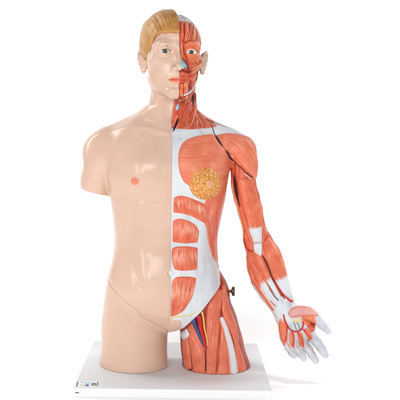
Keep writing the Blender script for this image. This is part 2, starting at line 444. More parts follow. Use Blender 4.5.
    t.bump(n1, 0.25, 0.001); M['breast'] = t.fin(c, 0.5, 0.3)
    M['lash'] = plain('painted lash line', (96, 66, 52), 0.4, 0.1, 300)
    M['areola'] = plain('breast areola', (234, 168, 130), 0.4, 0.12, 250, 0.1)
    t = NT('eye'); cx = t.n('ShaderNodeAttribute', attribute_name='iris').outputs['Fac']
    tc = t.n('ShaderNodeTexCoord').outputs['Object']; nz = t.noise(tc, 900.0, 2.0)
    ir = t.ramp(t.math('ADD', cx, t.math('MULTIPLY', t.math('SUBTRACT', nz, 0.5), 0.12)), [(0.0, (0.006, 0.006, 0.007, 1)), (0.47, (0.006, 0.006, 0.007, 1)), (0.54, lin((92, 110, 104))), (0.82, lin((112, 128, 122))), (0.93, lin((40, 50, 50))), (1.0, lin((40, 50, 50))), ])
    w = t.mix(t.mr(cx, 1.0, 1.06), ir, lin((240, 238, 232))); M['eye'] = t.fin(w, 0.12, 0.6)
    M['metal'] = plain('bronze screw', (112, 96, 78), 0.35, 0.2, 150, 0.1, metal=0.85)
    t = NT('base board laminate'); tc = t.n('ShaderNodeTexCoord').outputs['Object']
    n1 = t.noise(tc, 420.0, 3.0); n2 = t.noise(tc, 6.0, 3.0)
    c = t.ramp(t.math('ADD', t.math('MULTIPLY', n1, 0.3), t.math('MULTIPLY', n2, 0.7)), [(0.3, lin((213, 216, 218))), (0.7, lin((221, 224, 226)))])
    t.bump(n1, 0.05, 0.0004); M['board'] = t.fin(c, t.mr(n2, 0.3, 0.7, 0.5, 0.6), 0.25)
    M['boardedge'] = plain('board edge painted lit', (240, 241, 242), 0.35, 0.01, 40)  # edges whiter than the top: brighter frontal light put into the colour
    M['paper'] = plain('label paper', (226, 229, 232), 0.45, 0.02, 200)
    M['ink'] = plain('label ink', (28, 32, 38), 0.5, 0.05, 200)
    M['inkgrey'] = plain('label grey ink', (150, 154, 160), 0.5, 0.05, 200)
    M['inkblue'] = plain('label blue ink', (40, 92, 140), 0.5, 0.05, 200)
    M['inkpale'] = plain('label pale blue ink', (170, 206, 226), 0.5, 0.05, 200)
    M['studio'] = plain('studio paper white', (250, 250, 250), 0.9, 0.005, 3, spec=0.1)
build_materials()
# ------------------------------------------------------------------ the figure as a distance field
ZE = float(P(178, 51, -90)[2])               # eye level
def local(G):
    ps = psi(G.Z).astype(F32); c, s = np.cos(ps), np.sin(ps)
    a = c*(G.X-XA)+s*G.Y; b = s*(G.X-XA)-c*G.Y
    return a, b, G.Z-ZE
def toworld(a, b, c):
    z = ZE+c; p = float(psi(z)); return np.array((XA+math.cos(p)*a+math.sin(p)*b, math.sin(p)*a-math.cos(p)*b, z))
EYE = (30.8, 73.0, -1.0); EYER = 12.4
def head_field(G, lids=True, shut=0.0):
    a, b, c = local(G); A = np.abs(a)+np.zeros_like(b); g = (A, b+np.zeros_like(A), c+np.zeros_like(A))
    f = ell(g, (0, -10, 25), (70, 94, 73))
    f = smin(f, ell(g, (0, 26, 22), (60, 64, 56)), 12)
    f = smin(f, ell(g, (0, 30, -24), (62, 60, 60)), 16)
    f = smin(f, ell(g, (0, 31, -58), (54, 55, 42)), 16)
    f = smin(f, cone(g, (41, 6, -62), 14, (13, 78, -93), 13.5), 16)
    f = smin(f, cone(g, (0, 82, -93), 15, (9, 81, -93), 14), 10)
    f = smin(f, ell(g, (40, 55, -20), (22, 21, 16)), 16)
    f = smin(f, cone(g, (8, 84, 12), 8, (34, 79, 15), 7.5), 10)
    f = smin(f, cone(g, (34, 79, 15), 7.5, (47, 60, 12), 8), 14)
    f = smax(f, -ell(g, (31, 96, -1), (18, 20, 13)), 10)
    f = smax(f, -ell(g, (15, 98, 0), (7, 16, 9)), 8)
    # cheek front, nose, mouth
    f = smin(f, ell(g, (24, 74, -40), (20, 16, 22)), 14)
    nose = smin(cone(g, (0, 87, 6), 6, (0, 106, -33), 8), ell(g, (0, 110, -37), (10, 9, 8.5)), 8)
    nose = smin(nose, ell(g, (11.5, 97, -41), (7, 10, 6.5)), 5)
    f = smin(f, nose, 7)
    f = smax(f, -ell(g, (6, 103, -48), (3.4, 6, 4.5)), 2.5)
    f = smin(f, ell(g, (0, 82, -62), (28, 18, 19)), 14)
    ml = cone(g, (3, 97, -60.5), 4.6, (13, 94, -60.5), 4.2); ml = smin(ml, cone(g, (13, 94, -60.5), 4.2, (25, 84, -64.5), 2.4), 4)
    ll = cone(g, (0, 96, -69.5), 5.2, (12, 93, -69), 4.8); ll = smin(ll, cone(g, (12, 93, -69), 4.8, (25, 84, -65), 2.2), 4)
    f = smin(f, ml, 3.5); f = smin(f, ll, 3.5)
    f = smax(f, -cone(g, (0, 101.5, -64.8), 1.6, (14, 98, -64.6), 1.4), 1.6)
    f = smax(f, -cone(g, (14, 98, -64.6), 1.4, (22, 91, -65), 1.0), 1.8)
    f = smax(f, -cone(g, (0, 98, -79), 3, (12, 95, -79), 3), 7)
    if lids:
        lid = ell(g, EYE, (EYER+1.8,)*3)
        lid = smin(lid, cone(g, (19, 82, 5), 2.6, (31, 88.6, 8.6), 2.6), 4); lid = smin(lid, cone(g, (31, 88.6, 8.6), 2.6, (43, 80, 4), 2.6), 4)
        f = smin(f, lid, 4)
        t = np.clip((A-EYE[0])/12.2, -1, 1); cc = c-EYE[2]
        up = (4.9-shut)*(1-np.abs(t)**2.2); lo = -(3.9-shut)*(1-np.abs(t)**2.0)
        op = np.maximum(np.maximum(cc-up, lo-cc), np.maximum(np.abs(A-EYE[0])-12.2+min(shut, 2.0), (66-b)))
        f = smax(f, -op.astype(F32), 0.8)
    return f
def neck_field(G):
    g = (G.X, G.Y, G.Z)
    p = lambda u, v, y: P(u, v, y)
    f = chain(g, [(p(174.5, 58, 16), 50), (p(174, 82, 17), 52), (p(173, 98, 18), 53), (p(172.2, 112, 16), 55), (p(171, 128, 14), 60)], 8, 0.98)
    a, b, c = local(G); A = np.abs(a); gg = (A+0*b, b+0*A, c+0*A+0*b)
    f = smin(f, cone(gg, (40, -2, -72), 8, (12, 52, -168), 8), 14)      # sternomastoid
    f = smin(f, cone(gg, (0, 34, -112), 14, (0, 32, -160), 12), 12)      # larynx
    return f
ROWS = [  # v, xL, xR, front, back, exponent
 (108, 146, 198, -38, 60, 2.0), (116, 138, 206, -46, 74, 2.1), (124, 126, 218, -60, 86, 2.2), (134, 113, 230, -78, 98, 2.3), (146, 106.5, 233, -95, 106, 2.4),
 (160, 105.5, 231, -107, 108, 2.4), (178, 107.5, 229, -112, 106, 2.35), (195, 110.5, 226, -109, 100, 2.3), (215, 113.3, 221.5, -103, 92, 2.3),
 (235, 115.0, 217.6, -99, 84, 2.3), (250, 114.2, 217.2, -99, 82, 2.3), (262, 112.2, 218.8, -104, 86, 2.3), (275, 109.0, 221.6, -109, 94, 2.35),
 (290, 106.6, 225.5, -109, 104, 2.4), (305, 105.0, 229.5, -101, 110, 2.4), (318, 104.5, 233, -87, 112, 2.3), (340, 104, 238, -70, 112, 2.3)]
def torso_field(G):
    z = G.z
    rv = np.array([r[0] for r in ROWS], float)
    rz = np.array([P(170, r[0], 0)[2] for r in ROWS])
    xl = np.array([P(r[1], r[0], 0)[0] for r in ROWS]); xr = np.array([P(r[2], r[0], 0)[0] for r in ROWS])
    o = np.argsort(rz)
    def col(a): return spl(list(zip(rz[o], np.asarray(a, float)[o])), np.clip(z, rz.min(), rz.max()))
    XL, XR = col(xl), col(xr); FR, BK = col([r[3] for r in ROWS]), col([r[4] for r in ROWS]); EX = col([r[5] for r in ROWS])
    xc = ((XL+XR)/2).astype(F32)[None, None]; a = ((XR-XL)/2).astype(F32)[None, None]
    bf = (-FR).astype(F32)[None, None]; bb = BK.astype(F32)[None, None]; n = EX.astype(F32)[None, None]
    # turn with the figure
    cp, sp = math.cos(PSI_T), math.sin(PSI_T)
    X0, Y0 = G.X-xc, G.Y
    dx = X0+0*Y0; dy = Y0*cp-X0*sp*0.9
    bsel = np.where(dy < 0, bf, bb)
    ax, ay = np.abs(dx)/a+1e-4, np.abs(dy)/bsel+1e-4
    k = (ax**n+ay**n)**(1/n)
    gr = k**(1-n)*np.sqrt((ax**(n-1)/a)**2+(ay**(n-1)/bsel)**2)
    f = np.maximum((k-1)/np.maximum(gr, 1e-4), -60).astype(F32)
    zt, zb = P(170, 108, 0)[2], P(170, 329, 0)[2]
    f = smax(f, (G.Z-zt).astype(F32), 20); f = smax(f, (zb-G.Z).astype(F32), 40)
    return f
def seg_d(U, V, pts):
    d = None
    for (x0, y0), (x1, y1) in zip(pts[:-1], pts[1:]):
        L = (x1-x0)**2+(y1-y0)**2+1e-9
        t = np.clip(((U-x0)*(x1-x0)+(V-y0)*(y1-y0))/L, 0, 1)
        e = np.hypot(U-x0-t*(x1-x0), V-y0-t*(y1-y0)); d = e if d is None else np.minimum(d, e)
    return d
def pix2(G, y=-95.0):
    d = y-CAMY; x = G.x[:, None]*FOC/d; w = (CAMZ-G.z[None, :])*FOC/d
    return PPX+x*CR-w*SR, PPY+x*SR+w*CR
def gb(U, V, u, v, su, sv, rot=0.0):
    c, s = math.cos(rot), math.sin(rot); p = (U-u)*c+(V-v)*s; q = -(U-u)*s+(V-v)*c
    return np.exp(-(p/su)**2-(q/sv)**2)
def relief(G, side):
    U, V = pix2(G)
    mid = 172.0
    m = lambda u: u if side < 0 else 2*mid-u-2
    D = 5.0*gb(U, V, m(141), 168, 22, 17)+2.0*gb(U, V, m(136), 183, 15, 9)
    D -= 2.0*np.exp(-((V-(200-0.10*np.abs(U-m(150))))/3.5)**2)*np.clip(1-np.abs(U-m(140))/32, 0, 1)
    D -= 2.5*np.exp(-((U-mid)/6.0)**2)*np.clip((V-140)/15, 0, 1)*np.clip((262-V)/20, 0, 1)
    D += 2.5*np.exp(-(seg_d(U, V, [(m(112), 128), (m(130), 126.5), (m(150), 129), (m(168), 132)])/3.4)**2)
    D -= 3.0*gb(U, V, m(152), 120, 8, 4.5)
    D -= 1.8*np.exp(-(seg_d(U, V, [(m(133), 205), (m(130), 235), (m(133), 262), (m(140), 285)])/4.5)**2)
    D += 1.3*np.exp(-((V-216)/6.0)**2)*gb(U, V, m(152), 216, 15, 30)+1.3*np.exp(-((V-237)/7.0)**2)*gb(U, V, m(152), 237, 15, 30)
    D += 4.0*gb(U, V, m(152), 276, 26, 24)
    if side < 0:
        gpts = [(104, 279), (112, 288), (120, 296.5), (130, 305.5), (138, 312), (140, 316.5), (148, 321), (157, 326), (168, 335)]
        D -= 1.9*np.exp(-(seg_d(U, V, gpts)/1.4)**2)
        D += 1.8*np.exp(-(np.clip(seg_d(U, V, [(112, 283), (130, 300), (145, 310), (160, 318)]), 0, 99)/8)**2)
        D -= 4.5*np.exp(-(np.hypot(U-170, (V-272.5)*1.1)/2.6)**2)
    return D.astype(F32)
def body_field(G, side, arm=True, head=True, neck=True):
    g = (G.X, G.Y, G.Z); p = P; s = 2.356
    f = torso_field(G)
    if side < 0:
        gird = chain(g, [(p(102, 151, 8), 15.6*s), (p(113, 141.5, 14), 15*s), (p(129, 133.5, 20), 14*s), (p(148, 121, 22), 11.5*s)], 18, 1.0)
        kz = np.clip((G.Z-P(100, 172, 0)[2])/40, 0, 1); ka = (8+26*kz).astype(F32)
        f = smin(f, gird, 34)
        f = smin(f, cone(g, p(106, 150, 0), 13*s, p(128, 155, -42), 11*s), 30)
        if arm:
            am = chain(g, [(p(102.4, 151.5, 0), 15.6*s), (p(100.2, 163, -8), 15.2*s), (p(96.6, 180, -2), 14.8*s), (p(95.4, 205, 4), 14.4*s)], 14, 1.12)
            x0, x1 = p(81, 189, -10), p(110, 196.4, -10)
            cut = (x0[2]+(G.X-x0[0])*(x1[2]-x0[2])/(x1[0]-x0[0]))-G.Z
            am = smax(am, cut.astype(F32)+0*am, 1.5)
            f = smin(f, am, ka)
        th = chain(g, [(p(138, 296, 4), 30*s), (p(135.2, 330, 2), 32.6*s), (p(134.6, 362, 0), 33.3*s), (p(134.6, 395, 0), 33.6*s)], 12, 1.04)
        f = smin(f, th, 16)
    else:
        gird = chain(g, [(p(235, 151.6, 8), 16.4*s), (p(226, 143, 12), 14.6*s), (p(213, 136.5, 18), 13.5*s), (p(199, 127, 22), 11*s)], 18, 1.0)
        f = smin(f, gird, 20)
    if neck:
        f = smin(f, neck_field(G), 20)
    if head: f = smin(f, head_field(G), 9)
    yc = np.clip(-(G.y+15)/40, 0, 1).astype(F32)
    f = f-relief(G, side)[:, None, :]*yc[None, :, None]*1.6
    return f

# ------------------------------------------------------------------ build it
root = empty('anatomical_torso', loc=tuple(ROOT_LOC/1000))
root['label'] = 'life-size anatomical torso, one half pale skin and one half red muscle, with one arm'
root['category'] = 'anatomy model'
zneck = P(173, 110, -30)[2]
# --- skin torso
G = Grid((-268, -135, BASETOP-1.5), (-12, 135, P(170, 106, 0)[2]), 2.1)
a, b, c = local(G)
f = smax(body_field(G, -1, head=False), a.astype(F32), 1.2)
V, Q = surface_nets(f, G, 3); skinV, skinQ = V, Q
o_skin = mesh_obj('skin_torso', V, Q, M['skin'], root); o_skin['label'] = 'pale skin half of chest, belly, arm stump and thigh'
bv_skin = bvh_of(V, Q)
# --- skin head
zlo = P(173, 107, 0)[2]
p0, p1 = P(136, 6, 0), P(184, 107, 0)
G = Grid((p0[0]-6, -150, zlo), (p1[0]+4, 120, p0[2]+10), 1.15)
a, b, c = local(G)
fh = head_field(G)
f = smin(smin(fh, neck_field(G), 9), torso_field(G), 20)
gird = chain((G.X, G.Y, G.Z), [(P(129, 133.5, 20), 14*2.356), (P(148, 121, 22), 11.5*2.356)], 18, 1.0)
f = smin(f, gird, 20)
f = smax(f, a.astype(F32)+0*f, 1.0)
V, Q = surface_nets(f, G, 2)
o_head = mesh_obj('skin_head', V, Q, M['skin'], root); o_head['label'] = 'half head and neck with skin and hair'
bv_head = bvh_of(V, Q)
# --- hair cap
A = np.abs(a); cc = c+0*a
nz = 2.6*np.abs(np.sin(A*0.21+0.5*np.sin(A*0.13)))+0.5*np.sin(A*0.9+1)-1.5
front = spl([(-5, 40), (12, 41), (30, 40), (42, 39), (50, 34), (55, 24), (59, 8), (62, -10), (66, -17), (76, -18)], np.clip(A, 0, 76).astype(float)).astype(F32)+nz*np.clip((60-A)/20, 0.15, 1)
low = np.where(b > 0, front, np.maximum(-62+0*front, front+(-70-front)*np.clip(-b/16, 0, 1)))
clump = 1.1*np.sin(A*0.36+b*0.05+0.8*np.sin(b*0.08))+0.7*np.sin(A*0.9+b*0.11+1.3*np.sin(c*0.07))
fr = 2.2*np.exp(-((c-front-7)/9.0)**2)*np.clip(b/40, 0, 1)
cap = np.minimum(ell((A+0*b, b+0*A, cc+0*b), (0, -10, 25), (70, 94, 73)), smin(ell((A+0*b, b+0*A, cc+0*b), (0, 26, 22), (60, 64, 56)), ell((A+0*b, b+0*A, cc+0*b), (0, -10, 25), (70, 94, 73)), 12))
hf = cap-4.6-4.0*np.clip((c-40)/45, 0, 1)-clump*0.6-fr-1.2*np.sin(A*0.13+b*0.03+1.0)*np.sin(c*0.05+b*0.04)
hf = smax(hf, (low-c).astype(F32), 2.6)
hf = smax(hf, -(cap+1.0), 1.0)
hf = smax(hf, a.astype(F32)+0*hf, 1.0)
V, Q = surface_nets(hf.astype(F32), G, 2)
ps = np.array([float(psi(z)) for z in V[:, 2]]); va = np.cos(ps)*(V[:, 0]-XA)+np.sin(ps)*V[:, 1]; vb = np.sin(ps)*(V[:, 0]-XA)-np.cos(ps)*V[:, 1]; vc = V[:, 2]-ZE
strand = (np.arctan2(np.abs(va), np.maximum(vc-10, 1)*0+40+0.4*vb)*1.0+0.05*np.sin(vb*0.06))
hair = mesh_obj('hair', V, Q, M['hair'], o_head, attrs={'strand': strand})
def child_of(o): return o
# note: sub-parts keep world layout because part origins equal the root's

# --- muscle torso
G = Grid((-56, -135, P(200, 352, 0)[2]), (P(262, 150, 0)[0], 135, P(173, 64, 0)[2]), 2.1)
a, b, c = local(G)
U2, V2 = pix2(G, -70.0)
GROIN = [(160, 334), (170, 333), (178, 331), (185, 327), (192, 320), (200, 312.5), (207, 304), (213, 297), (219, 291), (223, 286.5), (232, 278), (262, 262)]
gv = np.interp(U2, [q[0] for q in GROIN], [q[1] for q in GROIN])
fb = body_field(G, 1, arm=False, head=False)
bodyM = fb
groin = ((V2-gv)*2.2*0.72).astype(F32)
f = smax(fb+1.6, groin[:, None, :]+0*fb, 5.0)
f = smax(f, (-a-4).astype(F32)+0*f, 1.0)
V, Q = surface_nets(f, G, 3)
uvp = np.array([PX(p) for p in V])
vt = np.interp(uvp[:, 0], [160, 173, 190, 205, 213, 221, 228, 236, 242, 262], [128.5, 128.5, 129.5, 128.5, 127.5, 128.5, 131, 133, 132, 130])
red = np.clip((vt-uvp[:, 1])/0.8+0.5, 0, 1)
side = np.clip((V[:, 1]+30)/10, 0, 1)*(uvp[:, 1] < 268)
back = np.clip((V[:, 1]-10)/20, 0, 1)
red = np.maximum(red, np.maximum(side, back))
red = np.maximum(red, np.clip((uvp[:, 0]-221.5)/1.5, 0, 1)*np.clip((uvp[:, 1]-150-0.6*(228-uvp[:, 0]))/2, 0, 1)*(uvp[:, 1] < 215))
o_mt = mesh_obj('muscle_torso', V, Q, M['fascia'], root, attrs={'red': red}); o_mt['label'] = 'red muscle and white fascia half of chest and belly'
bv_mt = bvh_of(V, Q)
# --- muscle thigh
s = 2.356
th_pts = [((203, 266), 15), ((206.3, 292), 22.5), ((209, 325), 28.2), ((212, 345), 30), ((216.5, 372), 33), ((218.5, 392), 34.5)]
G = Grid((P(176, 340, 0)[0]-6, -110, BASETOP-1.5), (P(256, 340, 0)[0], 110, P(200, 258, 0)[2]), 2.0)
th = chain((G.X, G.Y, G.Z), [(P(q[0], q[1], -2), r*s) for q, r in th_pts], 14, 1.0)
pel = torso_field(G)
U2, V2 = pix2(G, -70.0)
f = smin(th, pel+6.0, 10)
ins = 4.5*np.clip((345-V2)/45, 0, 1)
yc = np.clip(-(G.y-30)/50, 0, 1).astype(F32)
f = f+(ins[:, None, :]*yc[None, :, None]).astype(F32)
xm = P(177, 330, -40)[0]
f = smax(f, (xm-G.X).astype(F32)+0*f, 4)
V, Q = surface_nets(f.astype(F32), G, 3)
o_th = mesh_obj('muscle_thigh', V, Q, M['flesh'], root); o_th['label'] = 'red muscle thigh stump with vessels'
bv_th = bvh_of(V, Q)
# --- muscle head
p0, p1 = P(170, 8, 0), P(214, 107, 0)
G = Grid((p0[0]-20, -150, P(173, 104, 0)[2]), (p1[0], 120, p0[2]+8), 1.15)
a, b, c = local(G)
f = head_field(G, shut=3.5)
fold = np.sin(c*0.55+a*0.12)*0.25
f = f+2.2-1.0*np.exp(-((np.abs(a)-30)/22)**2-((c-0)/18)**2)*0.0+fold.astype(F32)*0
f = smax(f, (-a-3).astype(F32)+0*f, 1.0)
V, Q = surface_nets(f.astype(F32), G, 2)
uvp = np.array([PX(p) for p in V])
ps = np.array([float(psi(z)) for z in V[:, 2]]); vb = np.sin(ps)*(V[:, 0]-XA)-np.cos(ps)*V[:, 1]
bone = np.clip((np.interp(uvp[:, 0], [179, 187, 194, 199, 203, 206], [21, 21.5, 24, 29, 36, 43])-uvp[:, 1])/0.8+0.5, 0, 1)
bone = np.maximum(bone, np.clip((8-vb)/8, 0, 1)*np.clip((V[:, 2]-ZE+50)/10, 0, 1))
o_mh = mesh_obj('muscle_head', V, Q, M['faceflesh'], root, attrs={'bone': bone}); o_mh['label'] = 'half head without skin showing red facial muscles'
bv_mh = bvh_of(V, Q)
# --- muscle arm: upper arm and forearm
G = Grid((P(224, 150, 0)[0], -110, P(290, 322, 0)[2]), (P(302, 300, 0)[0], 80, P(240, 140, 0)[2]), 1.6)
armp = [((242.5, 165), 12.5, 4), ((243.7, 185), 12.3, 4), ((247, 197), 12.3, 2), ((250.5, 210), 12.0, 2), ((254.3, 230), 11.6, 2), ((258.5, 243), 14.2, 0), ((264, 257), 17.0, -6), ((266, 268), 17.8, -10), ((268.5, 278), 17.4, -14), ((274, 290), 15.4, -20), ((279.5, 300), 13.0, -26), ((284.2, 309), 11.6, -30), ((286.5, 317), 11.4, -34)]
ARMP = armp
f = chain((G.X, G.Y, G.Z), [(P(q[0], q[1], y), r*s) for q, r, y in armp], 5, 0.86)
fUp = smax(f, (P(258, 252, 0)[2]-G.Z).astype(F32)+0*f, 3)
V, Q = surface_nets(f, G, 3)
uvp = np.array([PX(p) for p in V])
red = np.clip((296-(uvp[:, 1]-0.42*(uvp[:, 0]-280)))/1.5+0.5, 0, 1)
o_ar = mesh_obj('muscle_arm', V, Q, M['fascia'], root, attrs={'red': red}); o_ar['label'] = 'long red muscle arm hanging away from the body with open palm'
bv_ar = bvh_of(V, Q)
# --- deltoid
G = Grid((P(205, 150, 0)[0], -120, P(240, 192, 0)[2]), (P(264, 150, 0)[0], 110, P(240, 122, 0)[2]), 1.6)
f = chain((G.X, G.Y, G.Z), [(P(230.5, 146.3, 6), 15.2*s), (P(238.2, 152.4, 6), 17.9*s), (P(243.4, 166, 4), 14.7*s), (P(249, 177, 0), 7.5*s)], 10, 1.05)
fbm = body_field(G, 1, arm=False, head=False, neck=False)
f = smin(f, fbm+0.6, 12)
U2, V2 = pix2(G, -70.0)
DS = [(213, 128), (217, 138), (222, 147), (229, 156), (238, 165.5), (247, 173.5), (253, 178.5), (262, 185)]
dv = np.interp(V2, [q[1] for q in DS], [q[0] for q in DS])
f = smax(f, ((dv-U2)*2.2*0.75).astype(F32)[:, None, :]+0*f, 2.5)
V, Q = surface_nets(f.astype(F32), G, 3)
uvp = np.array([PX(p) for p in V])
red = np.clip((uvp[:, 1]-np.interp(uvp[:, 0], [210, 216, 222, 230, 238, 246, 252], [136, 135, 133.6, 133.0, 133.8, 136, 138]))/1.0+0.5, 0, 1)
red = np.maximum(red, np.clip((V[:, 1]-15)/15, 0, 1))
o_de = mesh_obj('shoulder_cap', V, Q, M['fascia'], o_ar, attrs={'red': red})
bv_de = bvh_of(V, Q)
# --- hand
G = Grid((P(270, 330, 0)[0], -135, P(300, 366, -60)[2]), (P(338, 320, 0)[0], 20, P(290, 300, 0)[2]), 1.1)
def ch(pts, k=4, sy=1.0): return chain((G.X, G.Y, G.Z), [(P(u, v, y), r*2.25) for u, v, y, r in pts], k, sy)
palm = ch([(285, 310, -32, 10.0), (284, 322, -40, 6.4), (284.5, 337, -48, 5.2)], 6, 0.9)
palm = smin(palm, ch([(286, 312, -32, 9), (290, 325, -40, 6.6), (293, 339.5, -48, 5.4)], 6, .9), 8)
palm = smin(palm, ch([(288, 311, -32, 9), (297, 324, -40, 6.6), (301.5, 338.5, -48, 5.4)], 6, .9), 8)
palm = smin(palm, ch([(290, 311, -32, 9), (303, 322, -40, 6.0), (309, 333.5, -48, 5.2)], 6, .9), 8)
f = palm
FING = {
 'pinky': [(285, 338, -48, 5.0), (288.5, 347, -62, 4.2), (291.5, 352.5, -70, 3.6), (294, 356.0, -72, 3.0)],
 'ring': [(294, 341, -48, 5.0), (298.5, 350, -64, 4.4), (301.5, 355, -72, 3.8), (304, 358.6, -74, 3.1)],
 'middle': [(302, 340, -48, 5.0), (308.5, 349.5, -64, 4.6), (312.5, 356, -72, 4.0), (316, 361.0, -74, 3.3)],
 'index': [(310, 334.5, -48, 5.4), (317, 342.5, -60, 5.0), (321.5, 349, -66, 4.4), (325.3, 355.0, -68, 3.6)],
 'thumb': [(293, 313, -42, 7.5), (307, 312.5, -56, 6.4), (315, 318, -64, 5.0), (322, 325, -68, 4.2), (328.6, 331.8, -70, 3.1)]}
f = smin(f, ch(FING['thumb'], 4), 7)
web = ch([(303, 319, -40, 5.0), (311, 327, -46, 4.0), (312, 332, -46, 4.0)], 5, 0.7); f = smin(f, web, 6)
fp = f
fg = None
for k in ('pinky', 'ring', 'middle', 'index'):
    q = ch(FING[k], 2.0); fg = q if fg is None else np.minimum(fg, q)
f = smin(fp, fg, 3.0)
V, Q = surface_nets(f.astype(F32), G, 2)
o_ha = mesh_obj('hand', V, Q, M['handwhite'], o_ar)
bv_ha = bvh_of(V, Q)
# ------------------------------------------------------------------ skin half: eyes, ears, brow, lips, nipple, seams
def eyeball(sgn, parent, gaze, name='eye'):
    c = toworld(sgn*EYE[0], EYE[1], EYE[2]); R = EYER
    g = np.array(gaze, float); g /= np.linalg.norm(g); irad = math.radians(27)
    e1 = np.cross(g, (0, 0, 1.0)); e1 /= np.linalg.norm(e1); e2 = np.cross(e1, g)
    V = []; fac = []; n = 40; m = 40
    for i in range(m+1):
        th = math.pi*(i/m)**1.4 if i else 1e-4
        r = R+(0.7*max(0, 1-(th/irad)**2) if th < irad else 0)
        for j in range(n):
            p = 2*math.pi*j/n
            V.append(c+r*(math.cos(th)*g+math.sin(th)*(math.cos(p)*e1+math.sin(p)*e2))); fac.append(th/irad)
    Fc = [(i*n+j, i*n+(j+1) % n, (i+1)*n+(j+1) % n, (i+1)*n+j) for i in range(m) for j in range(n)]
    return mesh_obj(name, np.array(V), Fc, M['eye'], parent, attrs={'iris': np.array(fac)})
eyeball(-1, o_head, (0.10, -1, -0.03)); eyeball(1, o_mh, (0.06, -1, -0.03))
def ear(sgn, parent, mat):
    c = P(142.3 if sgn < 0 else 203.8, 61.5 if sgn < 0 else 63, 2); el = np.array((sgn*(0.52 if sgn < 0 else 0.30), 0.85, 0.0)); el /= np.linalg.norm(el); up = np.array((sgn*0.10, 0.12, 1.0)); up /= np.linalg.norm(up)
    nrm = np.cross(el, up)*1.0
    if nrm[1] > 0: nrm = -nrm
    G = Grid(c-np.array((22, 30, 36)), c+np.array((22, 30, 36)), 0.9)
    g = (G.X, G.Y, G.Z)
    q = lambda s_, t_, d_=0.0: c+el*s_+up*t_+nrm*d_
    rim = [(q(-9, 2, 0), 2.2), (q(-10, 12, 1), 2.6), (q(-4, 23, 1.5), 2.9), (q(5, 26, 1.5), 3.0), (q(12, 20, 1.5), 3.0), (q(14, 8, 1.5), 2.9), (q(11, -6, 1), 2.7), (q(5, -16, 1), 3.2), (q(-2, -23, 0), 4.6), (q(-8, -19, -1), 4.0)]
    f = chain(g, rim, 3)
    anti = [(q(3, 18, 0.6), 2.0), (q(7.5, 8, 1.0), 2.3), (q(6, -4, 1.0), 2.3), (q(0, -12, 1.2), 2.4)]
    f = smin(f, chain(g, anti, 3), 3)
    f = smin(f, cone(g, q(-9, -3, 2), 2.6, q(-8, -8, 2), 2.6), 3)
    pl = chain(g, [(q(0, 17, -3), 6.5), (q(3, 6, -4), 8.0), (q(0, -10, -3), 6.5), (q(-3, -21, -1), 4)], 4)
    dn = ((G.X-c[0])*nrm[0]+(G.Y-c[1])*nrm[1]+(G.Z-c[2])*nrm[2])
    pl = smax(pl, (dn-0.0).astype(F32), 2.0)
    f = smin(f, pl, 3)
    root_ = cone(g, q(-8, 8, -4), 8, q(-7, -10, -4), 8); f = smin(f, smax(root_, (dn+0.5).astype(F32), 2), 4)
    V, Q = surface_nets(f.astype(F32), G, 2)
    return mesh_obj('ear', V, Q, mat, parent)
ear(-1, o_head, M['skin']); ear(1, o_mh, M['earpink'])
bvh_ = [bv_head]
# eyebrow and lips are painted on: very thin raised films
patch('eyebrow', bv_head, [(173.5, 43.8), (168, 41.6), (162, 41.2), (156.5, 43.6)], [(173.3, 45.3), (168, 43.6), (162, 42.7), (156.5, 43.9)], M['brow'], o_head, h=0.18, seat=0.3, groove=0.1, step=0.4)
patch('upper_lip', bv_head, [(168.2, 79.5), (171, 78.1), (175, 76.9), (179.5, 77.3)], [(168.2, 80.0), (171, 79.9), (175, 79.8), (179.5, 79.9)], M['lip'], o_head, h=0.5, seat=0.15, groove=0.03, step=0.35)
patch('lower_lip', bv_head, [(168.4, 79.7), (171, 79.6), (175, 79.5), (179.5, 79.6)], [(168.4, 80.1), (171, 81.6), (175, 82.4), (179.5, 82.6)]
, M['lip'], o_head, h=0.6, seat=0.15, groove=0.03, step=0.35)
tube('mouth_line', bv_head, [(168.0, 79.8), (171, 79.7), (175, 79.5), (179.3, 79.6)], 0.4, plain('mouth line', (176, 84, 66), 0.5, 0.1, 200), o_head, lift=0.35, step=0.4)
def dome(name, bv, u, v, ru, rv, prof, mat, parent, nr=18, ns=48, off=0.0, lump=None, attr=None, label=None):
    """round swelling on the surface: height prof(r) in mm for r in 0..1"""
    V = []; at = []
    ctr = cast(bv, u, v); n0 = ctr[1]
    for i in range(nr+1):
        r = i/nr
        for j in range(ns):
            t = 2*math.pi*j/ns; uu, vv = u+ru*r*math.cos(t), v+rv*r*math.sin(t)
            p, n, _ = cast(bv, uu, vv); n = n*0.5+n0*0.5; n /= np.linalg.norm(n)
            hgt = prof(r)
            if lump is not None:
                l, g_ = lump(uu-u, vv-v, r); hgt += l; at.append(g_)
            V.append(p+n*(hgt+off))
    Fc = [(i*ns+j, (i+1)*ns+j, (i+1)*ns+(j+1) % ns, i*ns+(j+1) % ns) for i in range(nr) for j in range(ns)]
    V = np.array(V); q = Fc[len(Fc)//2]
    if np.cross(V[q[1]]-V[q[0]], V[q[3]]-V[q[0]])[1] > 0: Fc = [f[::-1] for f in Fc]
    o = mesh_obj(name, V, Fc, mat, parent, attrs={attr: np.array(at)} if attr else None)
    if label: o['label'] = label
    return o
ss = lambda x: x*x*(3-2*x)
dome('areola', bv_skin, 135, 181, 4.6, 4.4, lambda r: -0.3+1.2*(1-r**4), M['nipple'], o_skin, nr=10, ns=32)
dome('nipple', bv_skin, 135.2, 180.8, 1.7, 1.7, lambda r: 0.4+3.4*max(0, 1-r**3), M['nipple'], o_skin, nr=8, ns=24)
